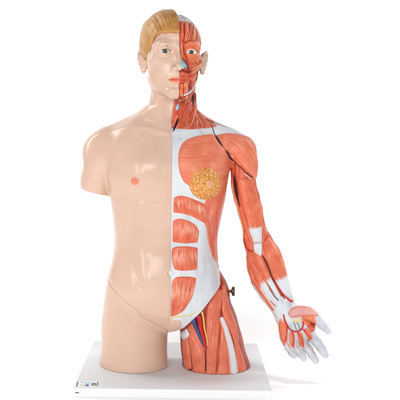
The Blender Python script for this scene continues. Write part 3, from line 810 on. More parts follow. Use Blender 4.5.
dome('navel', bv_skin, 167.6, 272.5, 3.0, 2.6, lambda r: -0.3+1.6*math.exp(-((r-0.62)/0.25)**2)*(1 if r < 0.98 else 0), plain('navel skin', (236, 208, 168), 0.3, 0.05, 80), o_skin, nr=12, ns=32)
t_ = np.linspace(-0.98, 0.98, 17)
for o_, b_, sg, sh in ((o_head, bv_head, -1, 0.0), (o_mh, bv_mh, 1, 0.6)):
    pts_ = [PX(toworld(sg*(EYE[0]+12.0*q), 86, EYE[2]+(4.9-sh)*(1-abs(q)**2.2)+0.5)) for q in t_]
    tube('lash_line', b_, pts_, 0.55, M['lash'], o_, lift=0.15, step=0.4, sm=4)
def seam(bv, pts, r=0.4, mat='seam', parent=None, lift=-0.05, name='seam_line', flat=0.5, taper=(1, 1)):
    return tube(name, bv, pts, r, M[mat], parent, lift=lift, flat=flat, taper=taper)
seam(bv_skin, [(147, 129), (140, 138), (131, 149), (122, 162), (116, 172.5)], 0.3, 'seam', o_skin)
seam(bv_skin, [(107, 281.5), (112, 288), (120, 296.5), (130, 305.5), (138, 312), (140, 316.5), (148, 321), (157, 326), (167.4, 334.5)], 0.45, 'seam', o_skin)
seam(bv_skin, [(139, 312.5), (146, 315), (155, 317.3), (166, 319)], 0.3, 'seam', o_skin)
# ------------------------------------------------------------------ muscle half of the torso
T = bv_mt; pm = o_mt
patch('chest_muscle', T, [(187, 139), (196, 136), (206, 134.3), (214, 134.2), (219, 141), (225, 150), (230, 158)], [(187, 185), (196, 187.5), (206, 187), (216, 183), (224, 177), (229.5, 171)], M['pec'], pm,
      S=[(187, 139), (182.5, 143), (179.3, 149), (178, 156), (178, 165), (179.7, 174), (183, 181), (187, 185)], h=4.0, seat=0.9, groove=0.35, pv=7, pu=5)
patch('side_muscle', T, [(212, 184), (207, 195), (204.5, 204), (204, 213), (203.5, 221), (206.5, 229), (207.3, 238), (209.5, 248), (212.3, 257), (216, 262)], [(230, 172), (227.5, 184), (226.5, 195), (224.5, 206), (222.5, 217), (220.3, 226), (219, 236), (219.3, 246), (220.6, 255), (221.5, 262.5)], M['obl'], pm, h=2.4, seat=0.7, groove=0.35, pu=5, pv=7)
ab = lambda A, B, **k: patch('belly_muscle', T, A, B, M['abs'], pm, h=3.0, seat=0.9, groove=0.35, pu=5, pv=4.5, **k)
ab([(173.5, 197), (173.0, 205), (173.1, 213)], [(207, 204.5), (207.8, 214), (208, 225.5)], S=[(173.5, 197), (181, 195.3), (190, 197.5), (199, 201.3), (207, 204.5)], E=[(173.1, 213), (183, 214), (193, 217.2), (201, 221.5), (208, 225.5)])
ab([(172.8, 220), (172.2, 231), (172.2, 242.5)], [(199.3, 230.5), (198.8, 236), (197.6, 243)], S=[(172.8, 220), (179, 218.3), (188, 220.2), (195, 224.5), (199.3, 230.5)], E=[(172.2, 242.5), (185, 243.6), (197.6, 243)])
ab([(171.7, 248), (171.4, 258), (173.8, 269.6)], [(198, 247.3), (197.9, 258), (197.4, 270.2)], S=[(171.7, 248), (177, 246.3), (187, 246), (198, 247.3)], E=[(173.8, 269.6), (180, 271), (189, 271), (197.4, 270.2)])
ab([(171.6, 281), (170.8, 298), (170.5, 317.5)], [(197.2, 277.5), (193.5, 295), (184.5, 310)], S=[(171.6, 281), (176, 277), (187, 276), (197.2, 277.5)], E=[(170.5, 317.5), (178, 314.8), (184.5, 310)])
tube('midline_cord', T, [(171.6, 252), (171, 262), (171.2, 270), (173.6, 273.2), (171.2, 276.5), (170.6, 290), (170.4, 316)], 0.9, M['tendonblue'], pm, lift=0.2, flat=0.7)
# lobed gland of the breast
cells = []
rr = np.random.RandomState(5)
while len(cells) < 74:
    p = rr.uniform(-17, 17, 2)
    if np.hypot(*p) < 17 and all(np.hypot(*(p-q)) > 2.4 for q in cells): cells.append(p)
cells = np.array(cells)
def lumps(x, y, r):
    a0 = math.atan2(y-0.7, x-4.0); d0 = math.hypot(x-4.0, y-0.7)
    x1 = x+0.8*math.sin(0.6*y+1.3)+0.35*math.sin(1.9*y-x*0.7); y1 = y+0.8*math.sin(0.55*x+0.4)+0.35*math.sin(1.7*x+y*0.6)
    # lobes run towards the nipple
    rx, ry = math.cos(a0), math.sin(a0)
    qx, qy = cells[:, 0]-x1, cells[:, 1]-y1
    al = qx*rx+qy*ry; ac = -qx*ry+qy*rx
    d = np.sort(np.hypot(al*0.62, ac*1.15)); e = min(1.0, (d[1]-d[0])/1.5); k = ss(e)
    f2 = 0.5+0.5*math.sin(2.3*x1+1.7*math.sin(1.4*y1))*math.sin(2.1*y1+1.2*math.sin(1.1*x1))
    w = 1 if r < 0.93 else (1-r)/0.07
    return (0.9*k-0.4+0.3*f2)*w*(0.6+0.5*math.sin(x*0.4+y*0.3)**2), 0.15+0.5*k*(0.6+0.4*f2)+0.3*f2
br = dome('breast_gland', T, 205.3, 183.2, 16.6, 17.0, lambda r: -1.0+16.0*max(0, 1-r**2.4)**0.8, M['breast'], pm, nr=44, ns=130, lump=lumps, attr='gland', label='orange-yellow lobed breast gland')
bvb = bvh_of(np.array([o for o in [ROOT_LOC+np.array(v.co)*1000 for v in br.data.vertices]]), np.array([p.vertices[:] for p in br.data.polygons]))
dome('areola', bvb, 209.6, 184.0, 4.2, 4.0, lambda r: -0.6+2.0*(1-r**3), M['areola'], pm, nr=8, ns=28)
dome('nipple', bvb, 209.6, 184.0, 1.5, 1.5, lambda r: 1.0+2.6*max(0, 1-r**3), M['areola'], pm, nr=6, ns=20)
# collar and chest seams, the opening at the neck
seam(T, [(199, 130), (205, 136.5), (212, 145), (217, 154), (220, 164)], 0.4, 'seam', pm, lift=1.5)
tube('joint_gap', T, [(173.2, 131.5), (174.5, 128), (177, 122), (178, 118)], 2.6, M['gap'], pm, lift=0.1, flat=0.5, spindle=True)
tube('larynx', T, [(177.6, 103.5), (177.2, 107), (176.9, 110.8)], 4.0, M['cart'], pm, lift=1.3, flat=0.8, spindle=True, label='pale blue voice box cartilage')
pn = lambda A, B, **k: patch('neck_muscle', T, A, B, M['neck'], pm, **{**dict(h=3.2, seat=0.9, groove=0.3), **k})
pn([(186.5, 103), (184, 110), (181, 118), (179, 126.5)], [(193, 100), (191.5, 108), (189, 118), (187, 127.5)], h=3.5)
pn([(180, 99), (179.3, 107), (178.8, 116), (179, 124)], [(187, 99), (185.6, 107), (182.6, 115), (181, 122)], h=3.0)
pn([(194.3, 92), (193.2, 103), (191, 114), (188.5, 127.5)], [(198, 92), (197.5, 104), (196, 116), (195.5, 128)], h=3.5)
pn([(196.2, 110), (198, 117), (199, 123), (199.5, 128)], [(198, 110.5), (202, 116), (207.5, 121), (213, 125.5)], S=[(196.2, 110), (198, 110.5)], E=[(199.5, 128), (206, 127.6), (213, 125.5)], h=3.0)
pn([(205, 118.6), (211, 122.0), (218, 125.5)], [(203, 125), (210, 126.6), (216, 127.6)], h=2)
patch('deep_gap', T, [(192.6, 93), (190.8, 101), (188.4, 107), (187.4, 112.5)], [(193.4, 93), (194.2, 101), (191.4, 108), (187.7, 112.8)], M['gap'], pm, h=0.9, seat=0.3, groove=0, step=0.5)
for pts in ([(190, 127.6), (192.6, 122), (194.6, 114), (196.6, 106), (196.5, 100)], [(197.0, 128), (197.2, 121), (195.6, 114)], [(202, 126.6), (199.5, 121), (196.5, 115)]):
    tube('nerve', T, pts, 0.75, M['nervep'], pm, lift=3.0, taper=(1, 0.7))
# groin: cord, pubic skin
tube('groin_cord', T, [(168.5, 319.3), (173, 317.6), (180, 316.2), (190, 315.2), (198, 310.5)], 1.9, M['nerve'], pm, lift=0.0, flat=0.5, taper=(1.2, 0.4))
patch('pubic_skin', T, [(166.5, 320.5), (172, 320), (178.5, 319.5), (181.5, 321.0)], [(166.5, 334.5), (170.5, 334), (176, 331.5), (181.5, 325.5)], M['skin'], pm, h=2.5, seat=0.5, groove=0.0, pu=3.5, pv=5)
tube('fascia_edge_cord', T, [(181, 328.8), (186, 325.6), (193, 318.6), (200, 311.9), (207, 303.6), (213, 296.8), (218, 291.5), (222.3, 287.5)], 1.5, M['fascia_edge'], pm, lift=-0.3, flat=0.7)
# ------------------------------------------------------------------ thigh
H = bv_th; ph = o_th
pt = lambda A, B, m='leg', **k: patch('thigh_muscle', H, A, B, M[m], ph, **{**dict(h=4.2, seat=1.4, groove=0.4, pv=14, floor=BASETOP+0.3, pu=2.2, ydef=-72), **k})
pt([(181.8, 341), (182.5, 352), (183.4, 362), (185.2, 370)], [(187.8, 337.5), (189.8, 348), (191.3, 360), (192.3, 376)], h=3)
pt([(187.4, 336.5), (190.0, 349), (191.6, 362), (192.6, 376)], [(191.5, 331), (198, 342), (204.5, 352), (205.6, 377.5)], E=[(192.6, 376), (198, 377), (205.6, 377.5)], h=4)
pt([(187, 328), (190, 334), (195, 342), (203, 351)], [(193, 322), (196.5, 331), (200.5, 340), (205.5, 349)], h=2.6, pv=6)
pt([(217.5, 290), (210.5, 301), (206.5, 313), (205.9, 330), (205.9, 352), (206, 378.5)], [(222.5, 289), (221.5, 303), (220.3, 318), (219, 338), (217, 358), (215.5, 380)], h=5)
pt([(221, 322), (220.5, 335), (218.5, 357), (216.8, 380)], [(223.0, 325), (226.6, 342), (229.8, 360), (231, 381)], h=4)
pt([(229, 328), (234, 343), (237, 362), (239.4, 380)], [(237.6, 340), (241.6, 352), (245.8, 364), (247.0, 372)], h=2.6)
pt([(222.4, 284), (221.6, 300), (223, 315), (228, 328), (237, 342)], [(225, 284), (229.0, 304), (234.6, 318), (237.6, 331), (239.4, 342)], h=4.0, pv=5, ydef=-5)
patch('white_band', H, [(218.5, 318), (222, 331), (226.5, 350), (229.6, 381.5)], [(223, 316), (229.5, 332), (235.5, 353), (240, 380)], M['band'], ph, h=4.6, seat=0.9, groove=0.15, pv=14, pu=3.5, floor=BASETOP+0.3, ydef=-72, label='long white tendon band down the thigh')
patch('white_tab', H, [(180, 332.5), (181.7, 336.5), (183.4, 340.5)], [(187, 328.5), (188.8, 332.5), (190.5, 336.5)], M['fascia_edge'], ph, h=5.0, seat=0.5, groove=0.05, pu=4, pv=4, step=0.5, label='small white square tendon stub')
tube('vein', H, [(192.5, 318.5), (195, 324), (198, 331), (201.5, 339), (205, 347)], 5.2, M['vein'], ph, lift=2.5, taper=(1.1, 0.5))
tube('artery', H, [(197.6, 314.5), (199.2, 321), (201.2, 329), (204, 338), (206.4, 348)], 5.6, M['artery'], ph, lift=2.8, taper=(1.1, 0.6))
tube('nerve', H, [(201.2, 311), (203.2, 319), (204.8, 329), (206.8, 338), (207.8, 346)], 2.1, M['nerve'], ph, lift=3.0, taper=(1.1, 0.6))
tube('deep_gap', H, [(205.8, 349), (205.8, 362), (205.7, 377.8)], 1.3, M['gap'], ph, lift=0.2, flat=0.5, taper=(0.6, 1))
# side screw
p0 = P(224.5, 291.2, 5)
V, Fc = lathe([(5.0, 0), (5.0, 2.5), (3.4, 3.0), (3.4, 13), (6.0, 13.6), (10.2, 15.2), (11.2, 17.0), (11.2, 20.2), (10.4, 21.2), (4, 21.6)], p0+np.array((3, 0, 0)), (1, -0.12, 0.03), 36)
o_sc = mesh_obj('screw_knob', V, Fc, M['metal'], root); o_sc['label'] = 'dark bronze thumb screw at the hip'
md = o_sc.modifiers.new('b', 'EDGE_SPLIT'); md.split_angle = math.radians(40)
# ------------------------------------------------------------------ shoulder, arm
D = bv_de; pa = o_ar
patch('shoulder_muscle', D, [(219.5, 139.5), (224, 146), (231, 154), (239, 162.5), (247, 170), (253, 176)], [(221.5, 135), (230, 133.6), (239, 134.8), (249, 139.6), (256.5, 153), (258.3, 164), (257.3, 175), (255.5, 181.5)], M['pec'], pa, E=[(253, 176), (254.3, 179.5), (255.5, 181.5)], h=3.2, seat=0.8, groove=0.5, pu=5, pv=6, ydef=-6)
tube('joint_gap', [bv_de, bv_mt], [(212, 126), (214, 133), (217, 138.5), (221.5, 145.5), (228.5, 154.5), (237, 163.8), (246, 171.8), (252.5, 177)], 0.9, M['gap'], pa, lift=0.5, flat=0.6)
tube('open_gap', [bv_de, bv_mt], [(214.8, 135.5), (217.6, 140.5), (222, 147)], 3.0, M['gap'], pa, lift=2.2, flat=0.5, spindle=True)
tube('open_gap', [bv_de, bv_mt], [(224.5, 150), (228.5, 155), (233.5, 160.6)], 2.6, M['gap'], pa, lift=1.6, flat=0.5, spindle=True)
tube('tendon', [bv_de, bv_ar], [(244, 173.5), (247.5, 176.3), (251, 179.2)], 1.3, M['fascia_edge'], pa, lift=1.6, flat=0.6)
Rm = bv_ar
am = lambda A, B, m='arm', **k: patch('arm_muscle', Rm, A, B, M[m], pa, **{**dict(h=3.6, seat=1.0, groove=0.35, pv=6), **k})
am([(236.5, 177.5), (238.5, 190), (241.5, 205), (245, 218), (249, 230)], [(252.5, 178), (256, 190), (259.3, 203), (262, 216), (262.8, 229)], 'armT1', h=5, ydef=-10)
patch('elbow_tendon', Rm, [(247.8, 228.6), (250.8, 236), (253.3, 242.7)], [(262, 226.8), (262, 236), (262, 242.4)], M['fascia_edge'], pa, h=3.6, seat=0.5, groove=0.1, pu=4, pv=8)
patch('elbow_tendon', Rm, [(253.2, 243.0), (253.3, 248), (254.5, 253)], [(262, 242.7), (262.3, 249), (261, 257)], M['fascia_edge'], pa, h=3.2, seat=0.5, groove=0.1, pu=4, pv=6)
patch('deep_gap', Rm, [(233.6, 173), (232.8, 184), (234.9, 195), (240.2, 209)], [(234.2, 173), (238.0, 183), (239.2, 194), (240.5, 209)], M['recess'], pa, h=0.8, seat=0.5, groove=0.1)
am([(230.6, 177), (231.6, 187), (234.5, 201), (239.5, 218), (242.4, 230)], [(232.8, 177), (233.6, 187), (236.5, 201), (242.5, 218), (245.8, 232)], h=2.5)
am([(238.5, 206), (242.7, 219), (245.8, 231), (249.5, 242)], [(241.5, 206), (245.6, 219), (249.2, 231), (252.8, 243.5)], h=3)
am([(243.6, 231), (244, 238), (245.8, 246), (248, 250)], [(246.6, 233), (248.6, 240), (252.3, 246), (253.3, 251)], h=2)
am([(262.6, 229), (262.5, 236), (262.7, 244)], [(264.6, 229), (266.6, 235), (265.5, 242)], h=2.2)
am([(263, 243), (265.2, 256), (269.2, 268), (273.4, 278), (278.9, 288.5), (285.8, 301)], [(268.5, 236.5), (277, 246.5), (282.3, 256), (285.6, 267), (288.6, 280), (293.8, 300)], 'armT3', h=4.5, ydef=-10, pu=3.2)
am([(254.5, 251), (261.9, 257), (266.6, 267), (271, 277), (277.2, 288.6), (284.3, 303)], [(250, 252), (255, 262), (261, 272), (266.5, 282), (272.7, 292), (280.5, 305)], 'armT2', h=4.0)
am([(249.7, 252), (254.7, 262.5), (260.6, 272.5), (266, 282.5), (272.3, 292.5), (279.5, 305)], [(247.2, 253), (249.8, 265), (254.5, 277), (261, 288.5), (268, 299), (275.8, 310)], 'armT2', h=3.6)
am([(247, 253), (249.6, 265.5), (254.2, 277.5), (260.6, 289), (267.6, 299.5), (275, 310.5)], [(245, 255), (246.1, 266), (250.3, 278.5), (257.7, 291), (265.3, 301.5), (273, 312)], 'arm', h=2.5)
patch('deep_gap', Rm, [(261.2, 255), (264.6, 262), (267.8, 269.8), (271.9, 279), (277.5, 288.6), (284.5, 299.8)], [(262.2, 254), (266.6, 260.6), (269.8, 268.4), (273.4, 278), (278.8, 287.6), (285.8, 299.2)], M['recess'], pa, h=1.6, seat=0.4, groove=0.1, step=0.5)
tube('deep_gap', Rm, [(267.6, 283), (271.5, 289), (275.5, 295), (279, 300)], 1.3, M['gap'], pa, lift=1.4, flat=0.5, taper=(0.5, 1.0))
tube('artery', Rm, [(274.8, 282), (279.5, 290), (285, 297), (291, 302)], 1.9, M['artery'], pa, lift=3.4, taper=(0.7, 1.3))
tube('deep_strip', Rm, [(269.5, 288.5), (273.5, 294.5), (278.5, 300.5)], 1.0, M['darkred'], pa, lift=3.8, taper=(0.6, 1))
tube('deep_strip', Rm, [(270.5, 299.5), (273.5, 303.5), (276.5, 306.5)], 1.8, M['hypo'], pa, lift=2.2, taper=(0.8, 1))
tube('artery', Rm, [(244.2, 239), (245.2, 244), (248.3, 249), (252.3, 251.8)], 1.4, M['artery'], pa, lift=1.8)
tube('artery', Rm, [(264.2, 241.5), (265.5, 238), (267.5, 236)], 0.9, M['artery'], pa, lift=2.2)
tube('nerve', Rm, [(232.3, 184), (234.5, 196), (238, 208), (241.5, 221), (243.4, 231), (243.6, 239)], 1.3, M['nervep'], pa, lift=1.4)
# ------------------------------------------------------------------ hand
K = bv_ha; ph_ = o_ha
hm = lambda n, A, B, m, **k: patch(n, [bv_ha, bv_ar], A, B, M[m], ph_, **{**dict(h=2.0, seat=0.7, groove=0.15, step=0.5), **k})
hm('thumb_muscle', [(287.5, 314.5), (291, 308.4), (298, 305.6), (305, 306.2), (312, 308.4), (319, 313.2)], [(290.5, 318), (296, 317.4), (302, 316.6), (308, 316.3), (313, 316.4), (318, 316.6)], 'thenar', h=3.2, pu=2.6)
hm('thumb_muscle', [(300.5, 316.2), (306, 315.3), (312, 315.2), (317.2, 316.4)], [(303.6, 324.8), (310, 325.4), (314.8, 323.8), (317, 320.2)], 'hypo', h=2)
hm('web_muscle', [(305, 322.8), (311, 321), (316.8, 319)], [(310.5, 333.5), (314.2, 331), (315.8, 325)], 'neck', h=1.6)
hm('palm_edge_muscle', [(279.4, 317.5), (278.4, 327), (279.8, 336), (284.2, 348)], [(285, 319.5), (287, 329), (287.6, 337), (287, 348.5)], 'hypo', h=2.4)
hm('palm_muscle', [(288.4, 330.5), (288.9, 338), (290.4, 350)], [(294.2, 331.8), (294.8, 338), (295, 350)], 'hypo', h=1.3, pu=2)
hm('palm_muscle', [(295.6, 331.8), (297.4, 338), (300.4, 349)], [(301, 330.8), (303.6, 337), (305, 349)], 'hypo', h=1.3, pu=2)
hm('palm_muscle', [(302.6, 330.2), (305.2, 334.4), (309, 341.5)], [(306.4, 327.6), (310.2, 332), (313.4, 338.8)], 'red', h=1.8)
hm('palm_fat', [(291.5, 320.5), (296, 318.3), (301, 319)], [(294, 322.5), (298, 321.8), (301.8, 323)], 'palm', h=1.4)
for A, B in (([(290, 322), (292, 327), (294.2, 330.5)], [(291.5, 321.2), (293.6, 326), (296, 330.5)]), ([(294, 321.5), (296, 326), (297.6, 330)], [(295.3, 321), (297.6, 325.5), (299, 329.6)]), ([(297.3, 322), (299, 325.5), (300.6, 328.6)], [(298.6, 321.6), (300.4, 325), (301.6, 327.8)])):
    hm('palm_tendon', A, B, 'fascia_edge', h=1.8)
for q in ([(294, 322), (295.3, 326), (296.5, 330)], [(297, 322.5), (298.8, 326), (300, 329)]):
    tube('deep_strip', K, q, 0.5, M['gap'], ph_, lift=0.6)
av = lambda pts, r=1.25, **k: tube('artery', [bv_ha, bv_ar], pts, r, M['artery'], ph_, lift=1.6, step=0.5, **k)
av([(283.6, 314.5), (284.6, 319), (286.8, 324.5), (289.5, 328.8), (293.5, 331.4), (298, 331.2), (301.5, 328.8), (303.2, 325), (302.6, 321)], 1.6)
av([(287, 325.5), (286.8, 332), (285.6, 339), (284.8, 345)], 1.25)
av([(291.5, 330.7), (293.4, 336), (294, 342), (293.8, 347.5)], 1.2)
av([(297.5, 331.3), (300.3, 336), (302.6, 342), (304, 347.5)], 1.2)
av([(301.6, 328.6), (304.5, 330.5), (308.2, 334.5), (311.5, 338.5)], 1.25)

# finger creases
for k_, (b0, r0) in {'pinky': (0.33, 2.6), 'ring': (0.33, 2.9), 'middle': (0.33, 3.0), 'index': (0.33, 3.3), 'thumb': (0.75, 3.0)}.items():
    c_ = crspline([(q[0], q[1]) for q in FING[k_]], 41)
    for tt in ((0.30, 0.68) if k_ != 'thumb' else (0.55, 0.76)):
        i_ = int(tt*40); d_ = c_[i_+1]-c_[i_-1]; d_ /= np.linalg.norm(d_); n_ = np.array((-d_[1], d_[0]))
        w_ = r0*(1.0-0.35*tt)
        tube('finger_crease', K, [c_[i_]-n_*w_, c_[i_]+d_*0.25, c_[i_]+n_*w_], 0.42, M['creaseline'], ph_, lift=0.04, flat=0.5, step=0.35)
for q_ in ([(287.6, 343), (290.8, 349.5), (295.0, 354.2)], [(296.4, 345), (301.4, 352.6), (305, 356.4)], [(306, 343), (312, 351), (316.4, 357)]):
    tube('finger_vessel', K, q_, 0.55, M['hypo'], ph_, lift=0.05, step=0.4, taper=(1.6, 0.4))
for q_ in ([(274.6, 291), (278.6, 297.5), (282.8, 303.5)], [(268.8, 293), (272.8, 299), (277.2, 305.5)], [(281.6, 286), (285.6, 294), (289.4, 301)], [(284.6, 284), (287.8, 292), (291, 299)]):
    tube('tendon_line', Rm, q_, 0.4, M['tendonline'], pa, lift=3.55, flat=0.6, step=0.5)
tube('collar_muscle', T, [(206, 119.6), (213, 122.4), (221, 125.6), (229, 128.6), (235, 131.2)], 2.6, M['neckflesh'], pm, lift=-0.6, taper=(1.2, 0.5))
# ------------------------------------------------------------------ base board, ground, camera, light
def box(lo, hi, bev=0.0):
    import bmesh
    bm = bmesh.new(); bmesh.ops.create_cube(bm, size=1)
    for v in bm.verts: v.co = [(l+h)/2+c*(h-l) for c, l, h in zip(v.co, lo, hi)]
    if bev: bmesh.ops.bevel(bm, geom=bm.edges[:], offset=bev, segments=3, affect='EDGES')
    V = np.array([v.co[:] for v in bm.verts]); Fc = [tuple(v.index for v in f.verts) for f in bm.faces]; bm.free(); return V, Fc
def on_board(u, v, z=BASETOP):
    """photo point on the board's top"""
    y = -150.0
    for _ in range(40):
        p = P(u, v, y); y += (z-p[2])*-1.0*0 + (p[2]-z)*3.2
    return P(u, v, y)
cor = [on_board(*q) for q in ((73, 388), (272, 391), (257, 343.5), (94, 341))]
W = (np.linalg.norm(cor[1]-cor[0])+np.linalg.norm(cor[2]-cor[3]))/2; Dp = (np.linalg.norm(cor[3]-cor[0])+np.linalg.norm(cor[2]-cor[1]))/2
cen = sum(cor)/4; dr = cor[1]-cor[0]+cor[2]-cor[3]; yaw = math.atan2(dr[1], dr[0])
print('board', [c.round(1).tolist() for c in cor], W, Dp, math.degrees(yaw))
def brot(p): 
    c, s_ = math.cos(yaw), math.sin(yaw); p = np.asarray(p, float)
    return np.stack([cen[0]+p[:, 0]*c-p[:, 1]*s_, cen[1]+p[:, 0]*s_+p[:, 1]*c, p[:, 2]], 1)
bV, bF = box((-W/2, -Dp/2, 4), (W/2, Dp/2, BASETOP), 1.2)
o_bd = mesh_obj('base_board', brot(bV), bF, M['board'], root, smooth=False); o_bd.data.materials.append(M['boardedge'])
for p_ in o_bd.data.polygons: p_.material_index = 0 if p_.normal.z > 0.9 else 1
o_bd['label'] = 'pale grey rectangular base board'
def strip(name, pts, mat, parent, z0, th=0.25):
    """flat printed mark: polygon in board coordinates (mm from the front corner), thin"""
    n = len(pts); V = [(-W/2+x, -Dp/2+y, z0) for x, y in pts]+[(-W/2+x, -Dp/2+y, z0+th) for x, y in pts]
    Fc = [tuple(range(n, 2*n)), tuple(range(n-1, -1, -1))]+[(i, (i+1) % n, n+(i+1) % n, n+i) for i in range(n)]
    return mesh_obj(name, brot(V), Fc, mat, parent, smooth=False)
# ------------------------------------------------------------------ facial muscles
B_ = bv_mh; pf = o_mh
fm = lambda n, A, B, m='face', **k: patch(n, B_, A, B, M[m], pf, **{**dict(h=1.5, seat=0.6, groove=0.25, step=0.45), **k})
xs = [180, 184.3, 188.6, 192.8, 196.8, 200.4]; tops = [21.8, 21.8, 22.3, 24, 27, 31]; bots = [43, 41.8, 40.4, 39.6, 40, 42.5]
for i in range(5):
    fm('forehead_muscle', [(xs[i]+0.25, tops[i]), (xs[i]+0.3, 31), (xs[i]+0.1, bots[i])], [(xs[i+1]-0.25, tops[i+1]), (xs[i+1]-0.2, 33), (xs[i+1]-0.1, bots[i+1])], 'orb' if i in (1, 3) else 'face', h=1.8)
fm('temple_muscle', [(200.6, 32), (201.5, 38), (202.2, 45), (203.5, 52)], [(203.2, 35), (205, 41), (206, 47), (205.6, 52)], 'face', h=1.0)
th = np.linspace(-0.15, 2*math.pi-0.15, 40)
inn = [(191.8+5.3*math.cos(t), 51.5-(2.0 if math.sin(t) > 0 else 1.7)*math.sin(t)) for t in th]
out = [(192.6+(11.8 if math.cos(t) > 0 else 10.2)*math.cos(t), 51.6-(11.3 if math.sin(t) > 0 else 11.6)*math.sin(t)) for t in th]
fm('eye_ring_muscle', inn, out, 'orb', h=1.3, pu=3, pv=60)
fm('nose_muscle', [(180.3, 41), (180.3, 50), (180.3, 58)], [(183.4, 43), (183.3, 50), (184.2, 59)], 'orb', h=1.0)
fm('cheek_muscle', [(183.2, 46), (183.6, 54), (186.8, 62), (190.5, 70.5)], [(185.0, 45), (185.6, 53), (189.2, 61), (193, 69)], 'neck', h=2.2)
fm('cheek_muscle', [(189.5, 61.5), (191, 66), (192.2, 71)], [(194.5, 62.8), (194.8, 66.5), (194, 70.5)], 'face', h=1.5)
fm('cheek_muscle', [(203, 60.5), (199, 64), (194, 68.5), (188.8, 75.5)], [(204.3, 64), (200.6, 67.5), (196, 71.5), (189.8, 77)], 'orb', h=2.2)
fm('nose_cartilage', [(180.2, 58.5), (183, 60.5), (186, 64), (187.3, 66.6)], [(180.2, 68.2), (183, 69), (185.6, 68.8), (187.3, 67.2)], 'cart', h=1.6, pu=3)
tube('nostril_shadow', B_, [(184, 68.6), (185.2, 68.3)], 0.9, M['gap'], pf, lift=1.2)
fm('mouth_ring_muscle', [(179.6, 71), (183.5, 71.2), (187.3, 73), (190, 77)], [(179.6, 76), (183.2, 75.8), (186.4, 77), (188.6, 79)], 'face', h=1.4)
fm('upper_lip', [(179.4, 76.8), (183, 76.6), (186.4, 77.8), (189, 79.3)], [(179.4, 79.4), (183, 79.3), (186.4, 79.4), (189, 79.7)], 'face', h=1.0, groove=0.1)
fm('lower_lip', [(179.4, 79.9), (183, 79.9), (186.4, 79.9), (189, 80)], [(179.4, 83), (183, 82.9), (186.4, 81.9), (189, 80.4)], 'face', h=1.0, groove=0.1)
fm('chin_muscle', [(179.6, 84), (179.8, 90), (180.2, 96.5)], [(183.2, 83.6), (183, 90), (183.6, 96.8)], 'orb', h=2.0, pu=2)
fm('chin_muscle', [(183.6, 83.4), (183.6, 90), (185.0, 96)], [(188.5, 81.2), (187.8, 88), (188.5, 94.5)], 'orb', h=2.0)
fm('cheek_muscle', [(190, 77.5), (190.2, 81), (189.4, 87)], [(196.6, 72.5), (196.2, 79), (193.6, 89)], 'face', h=1.4)
fm('jaw_muscle', [(198.5, 69), (197, 77), (195, 86), (193.2, 92)], [(204, 65.5), (202.6, 74), (200.4, 83), (197.8, 91)], 'orb', h=2.2)
tube('deep_gap', B_, [(197.5, 71), (196.4, 79), (194.6, 87), (193, 91)], 0.8, M['darkred'], pf, lift=1.2)  # dark red strip painting in the shade beside the jaw muscle
tube('jaw_bone', B_, [(183.4, 94.6), (186.6, 93.6), (189.8, 90.6), (192.6, 87.0), (194.3, 83.5), (194.8, 80.5)], 2.0, M['fascia_edge'], pf, lift=3.4, taper=(1.2, 0.6), label='white curved band under the jaw')
tube('throat_band', [bv_mh, bv_mt], [(178.2, 100.6), (181.5, 100.2), (184.5, 98.4), (187, 96)], 1.7, M['nervep'], pf, lift=1.5)
# vessels and nerves
for pts, r in (([(190.6, 23.5), (190.4, 28), (191.5, 33), (190.8, 39)], .8), ([(196, 27), (195.3, 33), (195.8, 39.5)], .8), ([(202.6, 38), (200.5, 35), (198.6, 36.5), (197.4, 39)], .8), ([(203.5, 32), (203, 38), (204.2, 46)], .9),
               ([(184.3, 24), (184.6, 32), (183.6, 41), (183.2, 48), (185.3, 57), (189.2, 65), (192.6, 70.5)], 1.0), ([(188, 77.6), (191.5, 74.6), (196, 72.4)], 1.0), ([(190.5, 80), (190.9, 86), (189.5, 92.5)], .9), ([(183.5, 71.5), (187, 72.2), (190, 71.8)], .8)):
    tube('artery', B_, pts, r, M['artery'] if r != .8 else M['darkred'], pf, lift=1.7, taper=(1, 0.7))
for pts in ([(203.5, 61.5), (199, 65), (194.5, 67.5), (190.5, 70.5)], [(203.8, 63.5), (199.5, 67), (195, 71), (191.5, 74.5)], [(203.6, 66), (200, 71), (196, 76), (192, 79)], [(186.8, 25), (187.2, 30), (188.8, 36), (188, 41)], [(193.5, 26), (193.3, 32), (194, 38)], [(203, 68), (200.5, 76), (198, 84)], [(198.8, 33), (196.8, 38), (197.6, 42)], [(186, 84), (186.5, 90), (185, 94)]):
    tube('nerve', B_, pts, 0.75, M['nervep'], pf, lift=2.1, taper=(1, 0.6))
for pts in ([(188.5, 63), (190, 67), (193.5, 70.5)], [(197, 60), (199, 63.5), (202.5, 65)], [(181.6, 84.5), (182, 89), (181.4, 94)], [(190.5, 83), (192, 87), (191, 91)], [(204.2, 46), (202.6, 54), (203.6, 60)], [(181.4, 45), (181.8, 52), (182.2, 57)], [(197.2, 72), (199.6, 74), (201.6, 74.4)], [(196.2, 80), (198.6, 81), (200.4, 80.6)], [(182.2, 24), (182, 30), (183, 36)], [(201.6, 36), (200.2, 40), (201.8, 43)]):
    tube('nerve', B_, pts, 0.55, M['nervep'], pf, lift=1.7, taper=(1, 0.5))
for pts in ([(186.4, 25), (186, 32), (187, 39)], [(198.6, 30), (198.8, 36), (199.4, 40)], [(184.4, 60), (187.6, 66), (190.2, 72.5)], [(189.2, 81), (189.6, 86), (188.4, 92)], [(199.5, 60.5), (201.5, 62), (203.5, 61)]):
    tube('fibre_groove', B_, pts, 0.6, M['darkred'], pf, lift=1.35, flat=0.5, taper=(0.5, 1))
